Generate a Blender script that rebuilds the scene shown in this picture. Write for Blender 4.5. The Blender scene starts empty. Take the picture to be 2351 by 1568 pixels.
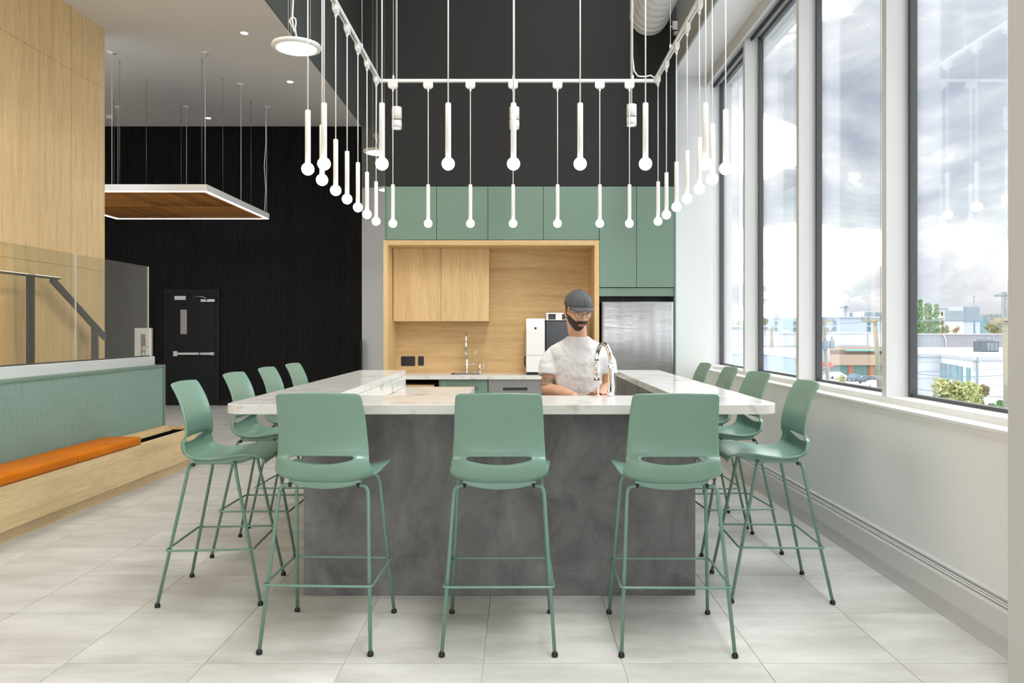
import bpy, bmesh, math, random
from mathutils import Vector, Matrix, Euler
random.seed(7)
PI = math.pi
scene = bpy.context.scene
COL = scene.collection

# ------------------------------------------------------------------ camera
F, CX, CY, H = 1786.0, 1190.0, 758.0, 1.436
cam_d = bpy.data.cameras.new('camera'); cam = bpy.data.objects.new('camera', cam_d); COL.objects.link(cam)
cam.location = (0, 0, H); cam.rotation_euler = (PI/2, 0, 0)
cam_d.sensor_fit = 'HORIZONTAL'; cam_d.sensor_width = 36.0; cam_d.lens = 36.0*F/2351.0
cam_d.shift_x = -(CX-1175.5)/2351.0; cam_d.shift_y = (CY-784.0)/2351.0
cam_d.clip_start = 0.05; cam_d.clip_end = 3000
scene.camera = cam
scene.view_settings.view_transform = 'Standard'
scene.view_settings.look = 'None'
scene.view_settings.gamma = 1.0
scene.view_settings.use_curve_mapping = False
scene.view_settings.exposure = 0.08
try:
    cy = scene.cycles
    cy.max_bounces = 10; cy.diffuse_bounces = 5; cy.glossy_bounces = 5; cy.transparent_max_bounces = 24
    cy.caustics_reflective = False; cy.caustics_refractive = False
    cy.sample_clamp_indirect = 6.0
except Exception:
    pass

# ------------------------------------------------------------------ sky: broken cloud deck
SKY = 1.0
w = bpy.data.worlds.new('World'); scene.world = w; w.use_nodes = True
nt = w.node_tree; nt.nodes.clear()
def N(t, **k):
    n = nt.nodes.new(t)
    for a, b in k.items(): setattr(n, a, b)
    return n
L = nt.links.new
tc = N('ShaderNodeTexCoord'); sep = N('ShaderNodeSeparateXYZ'); L(tc.outputs['Generated'], sep.inputs[0])
zm = N('ShaderNodeMapping'); zm.inputs['Scale'].default_value = (1, 1, 2.6); L(tc.outputs['Generated'], zm.inputs[0])
n1 = N('ShaderNodeTexNoise'); n1.inputs['Scale'].default_value = 4.3; n1.inputs['Detail'].default_value = 10; n1.inputs['Roughness'].default_value = 0.56
n1.inputs['Distortion'].default_value = 0.35
L(zm.outputs[0], n1.inputs['Vector'])
cr = N('ShaderNodeValToRGB')
e = cr.color_ramp.elements
e[0].position = 0.36; e[0].color = (0.60, 0.64, 0.77, 1)
e[1].position = 0.70; e[1].color = (18, 18, 18.1, 1)
m = e.new(0.47); m.color = (0.84, 0.87, 0.96, 1)
m = e.new(0.54); m.color = (1.08, 1.10, 1.16, 1)
m = e.new(0.615); m.color = (14, 14, 14.1, 1)
L(n1.outputs[0], cr.inputs[0])
bg = N('ShaderNodeBackground'); bg.inputs[1].default_value = SKY; L(cr.outputs[0], bg.inputs[0])
out = N('ShaderNodeOutputWorld'); L(bg.outputs[0], out.inputs[0])

# added fill: unseen area lights that brighten floor, stools and lobby from above
def area(name, loc, sx, sy, power, col=(1, 0.95, 0.88), rot=(0, 0, 0)):
    l = bpy.data.lights.new(name, 'AREA'); l.shape = 'RECTANGLE'; l.size = sx; l.size_y = sy
    l.energy = power; l.color = col
    o = bpy.data.objects.new(name, l); COL.objects.link(o); o.location = loc; o.rotation_euler = rot
    return o
area('added_ceiling_fill', (1.05, 2.6, 7.9), 1.4, 4.6, 390, (1, 1, 1))
area('added_ceiling_fill', (0.9, 6.4, 7.9), 1.4, 2.6, 40, (1, 1, 1))
area('added_lobby_fill', (-4.3, 4.0, 5.30), 1.6, 5.0, 100, (1, 0.99, 0.97))  # added fill over the lobby, not a known lamp

# ------------------------------------------------------------------ helpers
def P(px, py, d): return Vector(((px-CX)*d/F, d, H-(py-CY)*d/F))
def PX(px, d): return (px-CX)*d/F
def PZ(py, d): return H-(py-CY)*d/F
def s2l(c):
    c /= 255.0
    return c/12.92 if c <= 0.04045 else ((c+0.055)/1.055)**2.4
def S(r, g, b): return (s2l(r), s2l(g), s2l(b), 1)

def wl(o):
    v = Vector((0, 0, 0))
    while o is not None:
        v += o.location; o = o.parent
    return v
def tag(o, label=None, cat=None, group=None, kind=None):
    if label: o['label'] = label
    if cat: o['category'] = cat
    if group: o['group'] = group
    if kind: o['kind'] = kind
    return o
def thing(name, label, cat, loc=(0, 0, 0), group=None):
    o = bpy.data.objects.new(name, None); COL.objects.link(o); o.location = loc
    o.empty_display_size = 0.05
    return tag(o, label, cat, group)
def struct(name, loc=(0, 0, 0)):
    o = bpy.data.objects.new(name, None); COL.objects.link(o); o.location = loc
    o['kind'] = 'structure'; o.empty_display_size = 0.05
    return o
def copy_tree(o, parent=None):
    c = o.copy(); COL.objects.link(c); c.parent = parent
    for ch in list(o.children): copy_tree(ch, c)
    return c

class MB:
    def __init__(s): s.v = []; s.f = []; s.sm = []
    def add(s, vs, fs, smooth=False):
        b = len(s.v); s.v += [Vector(q) for q in vs]; s.f += [[b+i for i in f] for f in fs]; s.sm += [smooth]*len(fs)
        return s
    def box(s, a, b):
        x0, x1 = sorted((a[0], b[0])); y0, y1 = sorted((a[1], b[1])); z0, z1 = sorted((a[2], b[2]))
        return s.add([(x0,y0,z0),(x1,y0,z0),(x1,y1,z0),(x0,y1,z0),(x0,y0,z1),(x1,y0,z1),(x1,y1,z1),(x0,y1,z1)],
                     [(0,3,2,1),(4,5,6,7),(0,1,5,4),(1,2,6,5),(2,3,7,6),(3,0,4,7)])
    def cbox(s, c, d): return s.box((c[0]-d[0]/2, c[1]-d[1]/2, c[2]-d[2]/2), (c[0]+d[0]/2, c[1]+d[1]/2, c[2]+d[2]/2))
    def bar(s, p, q, w, h, up=(0, 0, 1)):
        p = Vector(p); q = Vector(q); t = (q-p).normalized(); u = Vector(up)
        a = t.cross(u).normalized(); b = a.cross(t).normalized(); vs = []
        for c in (p, q):
            for i, j in ((-1,-1),(1,-1),(1,1),(-1,1)): vs.append(c+a*(i*w/2)+b*(j*h/2))
        return s.add(vs, [(0,1,2,3),(7,6,5,4),(0,4,5,1),(1,5,6,2),(2,6,7,3),(3,7,4,0)])
    def prism(s, poly, z0, z1):
        n = len(poly); vs = [(x, y, z0) for x, y in poly]+[(x, y, z1) for x, y in poly]
        fs = [list(range(n))[::-1], list(range(n, 2*n))]+[(i, (i+1) % n, n+(i+1) % n, n+i) for i in range(n)]
        return s.add(vs, fs)
    def tube(s, pts, r, seg=12, closed=False, cap=True):
        pts = [Vector(p) for p in pts]; n = len(pts); rs = r if isinstance(r, (list, tuple)) else [r]*n
        vs = []; fs = []; ref = None
        for i, p in enumerate(pts):
            if closed: t = (pts[(i+1) % n]-pts[i-1]).normalized()
            else: t = (pts[min(i+1, n-1)]-pts[max(i-1, 0)]).normalized()
            if ref is None:
                ref = Vector((0, 0, 1)) if abs(t.z) < 0.9 else Vector((1, 0, 0))
            a = (ref-t*ref.dot(t)).normalized(); b = t.cross(a); ref = a
            for k in range(seg):
                an = 2*PI*k/seg; vs.append(p+(a*math.cos(an)+b*math.sin(an))*rs[i])
        m_ = n if closed else n-1
        for i in range(m_):
            for k in range(seg):
                i2 = (i+1) % n
                fs.append((i*seg+k, i*seg+(k+1) % seg, i2*seg+(k+1) % seg, i2*seg+k))
        s.add(vs, fs, True)
        if cap and not closed:
            b0 = len(s.v)-len(vs)
            s.f.append([b0+k for k in range(seg)][::-1]); s.sm.append(False)
            s.f.append([b0+(n-1)*seg+k for k in range(seg)]); s.sm.append(False)
        return s
    def lathe(s, prof, c=(0, 0, 0), seg=24, smooth=True, axis='z'):
        vs = []; fs = []; n = len(prof)
        for r, z in prof:
            for k in range(seg):
                a = 2*PI*k/seg
                if axis == 'z': q = (c[0]+r*math.cos(a), c[1]+r*math.sin(a), c[2]+z)
                elif axis == 'y': q = (c[0]+r*math.cos(a), c[1]+z, c[2]+r*math.sin(a))
                else: q = (c[0]+z, c[1]+r*math.cos(a), c[2]+r*math.sin(a))
                vs.append(q)
        for i in range(n-1):
            for k in range(seg): fs.append((i*seg+k, i*seg+(k+1) % seg, (i+1)*seg+(k+1) % seg, (i+1)*seg+k))
        s.add(vs, fs, smooth); b0 = len(s.v)-len(vs)
        if prof[0][0] > 1e-5: s.f.append([b0+k for k in range(seg)][::-1]); s.sm.append(False)
        if prof[-1][0] > 1e-5: s.f.append([b0+(n-1)*seg+k for k in range(seg)]); s.sm.append(False)
        return s
    def sphere(s, c, r, seg=20, rings=12, sc=(1, 1, 1)):
        vs = [(c[0], c[1], c[2]-r*sc[2])]; fs = []
        for i in range(1, rings):
            a = PI*i/rings
            for k in range(seg):
                b = 2*PI*k/seg
                vs.append((c[0]+r*sc[0]*math.sin(a)*math.cos(b), c[1]+r*sc[1]*math.sin(a)*math.sin(b), c[2]-r*sc[2]*math.cos(a)))
        vs.append((c[0], c[1], c[2]+r*sc[2])); T = len(vs)-1
        for k in range(seg): fs.append((0, 1+(k+1) % seg, 1+k))
        for i in range(rings-2):
            for k in range(seg): fs.append((1+i*seg+k, 1+i*seg+(k+1) % seg, 1+(i+1)*seg+(k+1) % seg, 1+(i+1)*seg+k))
        for k in range(seg): fs.append((T, 1+(rings-2)*seg+k, 1+(rings-2)*seg+(k+1) % seg))
        return s.add(vs, fs, True)
    def build(s, name, mat, parent=None, bevel=0, seg=2, fix=True):
        me = bpy.data.meshes.new(name)
        if parent is not None: org = wl(parent); loc = Vector((0, 0, 0))
        else:
            xs = [v.x for v in s.v]; ys = [v.y for v in s.v]; zs = [v.z for v in s.v]
            org = Vector(((min(xs)+max(xs))/2, (min(ys)+max(ys))/2, min(zs))); loc = org
        me.from_pydata([tuple(v-org) for v in s.v], [], s.f)
        me.polygons.foreach_set('use_smooth', s.sm)
        if fix:
            b = bmesh.new(); b.from_mesh(me); bmesh.ops.recalc_face_normals(b, faces=b.faces); b.to_mesh(me); b.free()
        me.update()
        if mat: me.materials.append(mat)
        o = bpy.data.objects.new(name, me); COL.objects.link(o); o.location = loc; o.parent = parent
        if bevel:
            mo = o.modifiers.new('bevel', 'BEVEL'); mo.width = bevel; mo.segments = seg; mo.limit_method = 'ANGLE'; mo.angle_limit = math.radians(40)
        return o
def box(name, a, b, mat, parent=None, bevel=0): return MB().box(a, b).build(name, mat, parent, bevel)
def stbox(name, a, b, mat, bevel=0):
    o = MB().box(a, b).build(name, mat, None, bevel); o['kind'] = 'structure'; return o
def arc(c, r, a0, a1, n, u=(1, 0, 0), v=(0, 0, 1)):
    c = Vector(c); u = Vector(u); v = Vector(v)
    return [c+u*(r*math.cos(a0+(a1-a0)*i/n))+v*(r*math.sin(a0+(a1-a0)*i/n)) for i in range(n+1)]

# ------------------------------------------------------------------ materials
def mat(name, col, rough=0.5, metal=0.0, spec=0.5, emit=None, es=0.0, coat=0.0):
    m = bpy.data.materials.new(name); m.use_nodes = True; b = m.node_tree.nodes['Principled BSDF']
    c = col if len(col) == 4 else (*col, 1)
    b.inputs['Base Color'].default_value = c; b.inputs['Roughness'].default_value = rough; b.inputs['Metallic'].default_value = metal
    b.inputs['Specular IOR Level'].default_value = spec; b.inputs['Coat Weight'].default_value = coat
    if emit: b.inputs['Emission Color'].default_value = emit if len(emit) == 4 else (*emit, 1); b.inputs['Emission Strength'].default_value = es
    return m
def noisy(m, c0, c1, scale=(1, 1, 1), nscale=5, detail=6, p0=0.35, p1=0.65, bump=0.0, bscale=None, dist=0.0, rough=0.55, rand=0.0, coords='Object', rvar=0.0):
    t = m.node_tree; nn = t.nodes; ll = t.links.new; b = nn['Principled BSDF']
    tc = nn.new('ShaderNodeTexCoord'); mp = nn.new('ShaderNodeMapping'); mp.inputs['Scale'].default_value = scale
    ll(tc.outputs[coords], mp.inputs[0])
    vec = mp.outputs[0]
    if rand:
        oi = nn.new('ShaderNodeObjectInfo'); ad = nn.new('ShaderNodeVectorMath'); ad.operation = 'MULTIPLY_ADD'
        ad.inputs[1].default_value = (1, 1, 1)
        cm = nn.new('ShaderNodeCombineXYZ'); mu = nn.new('ShaderNodeMath'); mu.operation = 'MULTIPLY'; mu.inputs[1].default_value = 97.0*rand
        ll(oi.outputs['Random'], mu.inputs[0])
        for i in range(3): ll(mu.outputs[0], cm.inputs[i])
        ll(vec, ad.inputs[0]); ll(cm.outputs[0], ad.inputs[2]); vec = ad.outputs[0]
    n = nn.new('ShaderNodeTexNoise'); n.inputs['Scale'].default_value = nscale; n.inputs['Detail'].default_value = detail
    n.inputs['Roughness'].default_value = rough; n.inputs['Distortion'].default_value = dist
    ll(vec, n.inputs['Vector'])
    r = nn.new('ShaderNodeValToRGB'); r.color_ramp.elements[0].position = p0; r.color_ramp.elements[0].color = c0
    r.color_ramp.elements[1].position = p1; r.color_ramp.elements[1].color = c1
    ll(n.outputs[0], r.inputs[0]); ll(r.outputs[0], b.inputs['Base Color'])
    if bump:
        bp = nn.new('ShaderNodeBump'); bp.inputs['Strength'].default_value = bump; bp.inputs['Distance'].default_value = 0.01
        if bscale:
            n2 = nn.new('ShaderNodeTexNoise'); n2.inputs['Scale'].default_value = bscale; n2.inputs['Detail'].default_value = 4
            ll(vec, n2.inputs['Vector']); ll(n2.outputs[0], bp.inputs['Height'])
        else: ll(n.outputs[0], bp.inputs['Height'])
        ll(bp.outputs[0], b.inputs['Normal'])
    if rvar:
        mr = nn.new('ShaderNodeMapRange'); ba = b.inputs['Roughness'].default_value
        mr.inputs[3].default_value = ba-rvar; mr.inputs[4].default_value = ba+rvar
        ll(n.outputs[0], mr.inputs[0]); ll(mr.outputs[0], b.inputs['Roughness'])
    return m, n, r, vec
def wood(name, axis, light=S(224, 193, 142), dark=S(203, 167, 116), rough=0.45, k=1.0):
    m = mat(name, light, rough, spec=0.35)
    sc = [9*k, 9*k, 9*k]; sc[axis] = 0.55*k
    m, n, r, vec = noisy(m, dark, light, tuple(sc), 1.6, 7, 0.30, 0.62, dist=0.7, rough=0.62)
    r.color_ramp.elements.new(0.48).color = tuple(0.35*a+0.65*b_ for a, b_ in zip(dark, light))
    t = m.node_tree; nn = t.nodes; ll = t.links.new; b = nn['Principled BSDF']
    n2 = nn.new('ShaderNodeTexNoise'); n2.inputs['Scale'].default_value = 14; n2.inputs['Detail'].default_value = 3
    ll(vec, n2.inputs['Vector'])
    mr = nn.new('ShaderNodeMapRange'); mr.inputs[1].default_value = 0.3; mr.inputs[2].default_value = 0.7; mr.inputs[3].default_value = 0.88; mr.inputs[4].default_value = 1.06
    ll(n2.outputs[0], mr.inputs[0])
    mx = nn.new('ShaderNodeMix'); mx.data_type = 'RGBA'; mx.blend_type = 'MULTIPLY'; mx.inputs[0].default_value = 1.0
    ll(r.outputs[0], mx.inputs[6])
    cm = nn.new('ShaderNodeCombineXYZ')
    for i in range(3): ll(mr.outputs[0], cm.inputs[i])
    ll(cm.outputs[0], mx.inputs[7]); ll(mx.outputs[2], b.inputs['Base Color'])
    return m
def glass(name, tint, ior=1.5, rough=0.0):
    m = bpy.data.materials.new(name); m.use_nodes = True; t = m.node_tree; t.nodes.clear()
    tr = t.nodes.new('ShaderNodeBsdfTransparent'); tr.inputs[0].default_value = (*tint, 1)
    gl = t.nodes.new('ShaderNodeBsdfGlossy'); gl.inputs['Roughness'].default_value = rough; gl.inputs[0].default_value = (1, 1, 1, 1)
    fr = t.nodes.new('ShaderNodeFresnel'); ge = t.nodes.new('ShaderNodeNewGeometry'); mr = t.nodes.new('ShaderNodeMapRange')
    mr.inputs[3].default_value = ior; mr.inputs[4].default_value = 1/ior; t.links.new(ge.outputs['Backfacing'], mr.inputs[0]); t.links.new(mr.outputs[0], fr.inputs[0])
    mx = t.nodes.new('ShaderNodeMixShader'); o = t.nodes.new('ShaderNodeOutputMaterial')
    t.links.new(fr.outputs[0], mx.inputs[0]); t.links.new(tr.outputs[0], mx.inputs[1]); t.links.new(gl.outputs[0], mx.inputs[2])
    t.links.new(mx.outputs[0], o.inputs[0]); return m
def emis(name, col, s):
    m = bpy.data.materials.new(name); m.use_nodes = True; t = m.node_tree; t.nodes.clear()
    e = t.nodes.new('ShaderNodeEmission'); e.inputs[0].default_value = (*col, 1); e.inputs[1].default_value = s
    o = t.nodes.new('ShaderNodeOutputMaterial'); t.links.new(e.outputs[0], o.inputs[0]); return m

M = {}
M['tile'] = noisy(mat('floor_tile', S(200, 197, 190), 0.42, spec=0.4), S(186, 185, 180), S(215, 215, 211), (1.0, 3.2, 1), 1.8, 9, 0.32, 0.68, bump=0.03, bscale=40, rough=0.62, rand=1.0, rvar=0.06)[0]
M['grout'] = mat('grout', S(200, 198, 193), 0.8)
M['white'] = mat('white_paint', S(216, 216, 215), 0.55, spec=0.3)
M['white2'] = mat('bright_white_paint', S(236, 236, 235), 0.55, spec=0.3)
M['fascia_lit'] = mat('lamplit_fascia_paint', S(168, 170, 165), 0.6, spec=0.25)  # fascia paint again, lightened to stand in for nearby lamp light
M['ceil'] = mat('ceiling_paint', S(234, 231, 226), 0.75, spec=0.2)
M['softwhite'] = mat('white_metal', S(236, 236, 234), 0.38)
M['greywall'] = mat('grey_paint', S(198, 198, 196), 0.6, spec=0.3)
M['charcoal'] = mat('charcoal_paint', S(42, 42, 42), 0.6, spec=0.25)
M['fascia'] = mat('grey_green_paint', S(108, 112, 106), 0.6, spec=0.25)
M['black'] = noisy(mat('black_slat', S(20, 19, 18), 0.6, spec=0.15), S(14, 13, 12), S(25, 24, 22), (6, 6, 0.3), 6, 4)[0]
M['blackpaint'] = mat('black_paint', S(10, 10, 10), 0.5, spec=0.2)
M['darkmetal'] = mat('dark_grey_frame', S(72, 73, 75), 0.4, spec=0.5)
M['blackplastic'] = mat('black_plastic', S(16, 16, 17), 0.3)
mm = mat('marble', S(238, 236, 231), 0.15, spec=0.22)
mm, n_, r_, v_ = noisy(mm, S(190, 184, 171), S(222, 221, 217), (1.2, 1.5, 1.8), 2.8, 11, 0.32, 0.47, dist=1.4, rough=0.62)
M['marble'] = mm
mm = mat('concrete', S(96, 96, 97), 0.62, spec=0.35)
M['concrete'] = noisy(mm, S(90, 90, 91), S(134, 134, 134), (1.2, 1.2, .9), 3.0, 13, 0.34, 0.68, dist=0.5, rough=0.70, bump=0.05, bscale=30, rvar=0.1)[0]
M['stool'] = noisy(mat('sage_plastic', S(118, 153, 137), 0.32, spec=0.7), S(117, 152, 136), S(120, 155, 139), (1, 1, 1), 3, 3, bump=0.02, bscale=900)[0]
M['stoolleg'] = mat('sage_powder_coat', S(106, 141, 126), 0.30, spec=0.55)
M['cab'] = mat('sage_laminate', S(118, 143, 128), 0.42, spec=0.4)
M['rib'] = mat('sage_ribbed_panel', S(134, 160, 148), 0.42, spec=0.4)
M['wz'] = wood('oak_vertical', 2)
M['wzl'] = wood('oak_wall_panel', 2, S(238, 208, 158), S(220, 186, 134))
M['wx'] = wood('oak_across', 0)
M['wy'] = wood('oak_lengthwise', 1, S(232, 207, 162), S(214, 185, 138))
def vary(m, lo=.62, hi=1.12):
    t = m.node_tree; b = t.nodes['Principled BSDF']; src = b.inputs['Base Color'].links[0].from_socket
    oi = t.nodes.new('ShaderNodeObjectInfo'); mr = t.nodes.new('ShaderNodeMapRange'); mr.inputs[3].default_value = lo; mr.inputs[4].default_value = hi
    hs = t.nodes.new('ShaderNodeHueSaturation'); t.links.new(oi.outputs['Random'], mr.inputs[0]); t.links.new(mr.outputs[0], hs.inputs['Value']); t.links.new(src, hs.inputs['Color']); t.links.new(hs.outputs[0], b.inputs['Base Color'])
    return m
M['slat'] = vary(wood('walnut_slat', 0, S(196, 134, 66), S(136, 86, 38), 0.5))
M['orange'] = noisy(mat('orange_vinyl', S(206, 116, 26), 0.55, spec=0.15), S(202, 110, 12), S(212, 120, 20), (1, 1, 1), 4, 4, bump=0.04, bscale=300)[0]
M['chrome'] = mat('chrome', (0.86, 0.86, 0.86), 0.07, 1.0)
st = mat('brushed_steel', S(166, 167, 168), 0.2, 0.65); t_ = st.node_tree; bs_ = t_.nodes['Principled BSDF']
tc_ = t_.nodes.new('ShaderNodeTexCoord'); mp_ = t_.nodes.new('ShaderNodeMapping'); mp_.inputs['Scale'].default_value = (2, 2, 900); t_.links.new(tc_.outputs['Object'], mp_.inputs[0])
nz_ = t_.nodes.new('ShaderNodeTexNoise'); nz_.inputs['Scale'].default_value = 1.0; nz_.inputs['Detail'].default_value = 1; t_.links.new(mp_.outputs[0], nz_.inputs['Vector'])
bp_ = t_.nodes.new('ShaderNodeBump'); bp_.inputs['Strength'].default_value = 0.55; bp_.inputs['Distance'].default_value = 0.002; t_.links.new(nz_.outputs[0], bp_.inputs['Height']); t_.links.new(bp_.outputs[0], bs_.inputs['Normal'])
M['steel'] = st
M['satin'] = mat('satin_steel', S(160, 158, 154), 0.38, 0.8)
M['steeldark'] = noisy(mat('grey_steel', S(150, 150, 150), 0.38, 0.5), S(150, 150, 150), S(156, 156, 156), (0.4, 3, 3), 4, 2)[0]
M['heater'] = mat('heater_enamel', S(206, 206, 205), 0.4)
M['pane'] = glass('window_glass', (0.975, 0.99, 0.985), 1.5)
M['railglass'] = glass('balustrade_glass', (0.985, 0.99, 0.94), 2.2)
M['railedge'] = mat('polished_glass_edge', S(222, 230, 224), 0.15, spec=0.6)
M['clear'] = glass('clear_glass', (0.95, 0.96, 0.96), 1.5)
M['bulb'] = emis('lit_globe', (1.0, 0.95, 0.88), 7)
M['disc'] = emis('lit_diffuser', (1.0, 0.93, 0.83), 14)
M['led'] = emis('led_strip', (1.0, 0.93, 0.82), 9)
M['down'] = emis('lit_downlight', (1.0, 0.92, 0.80), 25)
M['railled'] = emis('lit_handrail_strip', (1.0, 0.94, 0.78), 2.0)
M['lit_pane'] = emis('lit_door_pane', (0.21, 0.19, 0.17), 1.0)
M['sink'] = mat('sink_steel', S(170, 170, 168), 0.25, 1.0)
M['duct'] = mat('white_duct', S(226, 226, 226), 0.45)
# ================================================================== STRUCTURE
YB = -2.6          # the room's unseen end behind the camera, partly open to the sky
YFAR = 14.9
# floor: grout bed + individual tiles
floor = stbox('floor', (-9.6, YB, -0.25), (2.6, 15.2, -0.004), M['grout'])
T = 0.6; X0 = -0.151; Y0 = 3.952; G = 0.0016
def tile_verts(x, y, w=T, d=T):
    return [(x+G, y+G, -0.006), (x+w-G, y+G, -0.006), (x+w-G, y+d-G, -0.006), (x+G, y+d-G, -0.006),
            (x+G, y+G, 0), (x+w-G, y+G, 0), (x+w-G, y+d-G, 0), (x+G, y+d-G, 0)]
TF = [(4, 5, 6, 7), (0, 1, 5, 4), (1, 2, 6, 5), (2, 3, 7, 6), (3, 0, 4, 7)]
tm = bpy.data.meshes.new('tile'); tm.from_pydata([Vector(v)-Vector((T/2, T/2, 0)) for v in tile_verts(0, 0)], [], TF); tm.materials.append(M['tile']); tm.update()
cells = []
for i in range(-16, 5):
    for j in range(-11, 19):
        x = X0+i*T; y = Y0+j*T
        cx_, cy_ = x+T/2, y+T/2
        if y+T > 14.95 or y < YB or x < -9.6 or x+T > 2.66: continue
        vis = cy_ > 2.7
        if vis:
            px = CX+F*cx_/cy_
            if px < -140 or px > 2440: vis = False
            if -1.05 < cx_ < 0.75 and 4.6 < cy_ < 8.9: vis = False      # inside the bar
            if -1.4 < cx_ < 1.7 and cy_ > 9.0: vis = False              # inside the kitchen block
            if cx_ < -3.9 and cy_ < 8.9: vis = False                    # behind the bench
        cells.append((cy_ if vis else 999, x, y))
cells.sort()
rest = MB(); fl = wl(floor); cnt = 0
for k, (d_, x, y) in enumerate(cells):
    if d_ < 900 and cnt < 290:
        o = bpy.data.objects.new('tile', tm); COL.objects.link(o); o.parent = floor; o.location = Vector((x+T/2, y+T/2, 0))-fl; cnt += 1
    else: rest.add(tile_verts(x, y), TF)
ro = rest.build('outlying_tile', M['tile'], floor, fix=False); ro['kind'] = 'stuff'

# ceiling of the lobby and the higher kitchen ceiling
stbox('ceiling', (-9.6, YB, 5.34), (-3.0, 15.1, 5.6), M['ceil'])
stbox('ceiling.001', (-3.0, YB, 8.0), (1.84, 15.1, 8.2), M['charcoal'])
stbox('trim_1', (-3.0, YB, 5.338), (-2.985, 15.0, 8.0), M['fascia'])          # fascia, left side of the high ceiling
stbox('trim_2', (1.82, YB, 4.468), (1.84, 9.4, 8.0), M['fascia_lit'])              # fascia above the windows, lamp light put into its colour
stbox('ceiling.002', (1.8402, YB, 4.47), (2.75, 9.7, 4.6), M['white2'])           # low soffit along the windows
# back wall of the lobby: fine vertical black ribs
wb = stbox('wall_back', (-9.6, YFAR+0.031, 0), (-3.0, 15.15, 5.4), M['blackpaint'])
rb = MB(); x = -9.55
DX0, DX1, DZ = -6.70, -5.80, 2.13
while x < -3.03:
    if DX0-0.09 < x+0.012 < DX1+0.09: rb.box((x, YFAR, DZ+0.10), (x+0.026, YFAR+0.03, 5.38))
    else: rb.box((x, YFAR, 0.10), (x+0.026, YFAR+0.03, 5.38))
    x += 0.034
r = rb.build('rib', M['black'], wb, fix=False); r['kind'] = 'stuff'
bb = MB(); bb.box((-9.55, YFAR-0.015, 0), (DX0-0.09, YFAR+0.03, 0.10)); bb.build('skirting', M['blackpaint'], wb)
bb = MB(); bb.box((DX1+0.09, YFAR-0.015, 0), (-3.0, YFAR+0.03, 0.10)); bb.build('skirting', M['blackpaint'], wb)
# passage end wall beside the kitchen block: pale below, dark above
stbox('wall_back.001', (-3.0, YFAR+0.02, 0), (2.4, 15.15, 4.17), M['greywall'])
stbox('wall_back.002', (-3.0, YFAR, 4.17), (2.4, 15.15, 8.0), M['fascia'])
stbox('wall_left.001', (-9.7, 10.0, 0), (-9.55, 15.1, 5.4), M['greywall'])
box_ = MB().box((-3.03, YFAR-0.12, 0), (-2.995, YFAR+0.02, 1.25)).build('trim_7', M['blackpaint']); box_['kind'] = 'structure'
# left wall: tall oak panels with shadow joints
wlft = stbox('wall_left', (-5.62, YB, 0), (-5.40, 10.12, 5.34), M['wz'])
for y0, y1 in ((2.2, 4.57), (4.575, 6.97), (6.975, 9.365), (9.372, 10.12)):
    for z0, z1 in ((0.0, 2.2), (2.204, 4.565), (4.569, 5.338)):
        MB().box((-5.40, y0, z0), (-5.38, y1, z1)).build('wood_panel', M['wzl'], wlft)
# unseen wall behind the camera, its unglazed opening sized to hold back daylight
stbox('wall_front', (-9.6, YB-.2, 0), (-3.4, YB, 8.0), M['white'])
stbox('wall_front.001', (1.4, YB-.2, 0), (2.62, YB, 8.0), M['white'])
stbox('wall_front.002', (-3.4, YB-.2, 2.7), (1.4, YB, 8.0), M['white'])
# kitchen block
stbox('wall_kitchen', (-1.545, 9.0, 3.104), (1.82, 9.7, 8.0), M['charcoal'])
stbox('wall_kitchen.001', (-1.545, 9.602, 0), (1.82, 9.75, 3.104), M['greywall'])
stbox('wall_end', (1.823, 9.32, 0), (2.30, 9.75, 4.4685), M['white2'])
stbox('wall_end.001', (1.60, 12.0, 0), (2.6, 15.0, 8.0), M['greywall'])
# right wall, ledge and sill
stbox('wall_right', (2.215, YB, 0), (2.62, 9.32, 0.962), M['white2'])
stbox('trim_3', (2.205, YB, 0.962), (2.62, 9.32, 0.978), M['softwhite'])
stbox('trim_4', (2.33, YB, 0.978), (2.62, 9.6, 1.014), M['softwhite'])
stbox('trim_5', (2.33, YB, 4.45), (2.62, 9.6, 4.47), M['white'])
stbox('trim_6', (2.235, YB, 4.339), (2.262, 9.315, 4.469), M['greywall'])      # shade pocket valance
stbox('wall_right.001', (2.62, YB, -9.5), (2.75, 9.75, 0.90), M['greywall'])
stbox('wall_right.002', (1.951, 1.7, 0), (2.70, 3.1, 4.468), M['greywall'])    # pier close to the camera
stbox('wall_right.003', (2.30, 9.54, 0.978), (2.62, 9.9, 4.468), M['white'])
FY = [8.003, 6.462, 4.925, 3.39, 1.70, 0.16, -1.38, YB+0.08]
prev = 9.54
n = 0
roll = mat('shade_roll', S(58, 58, 58), 0.8)
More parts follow.
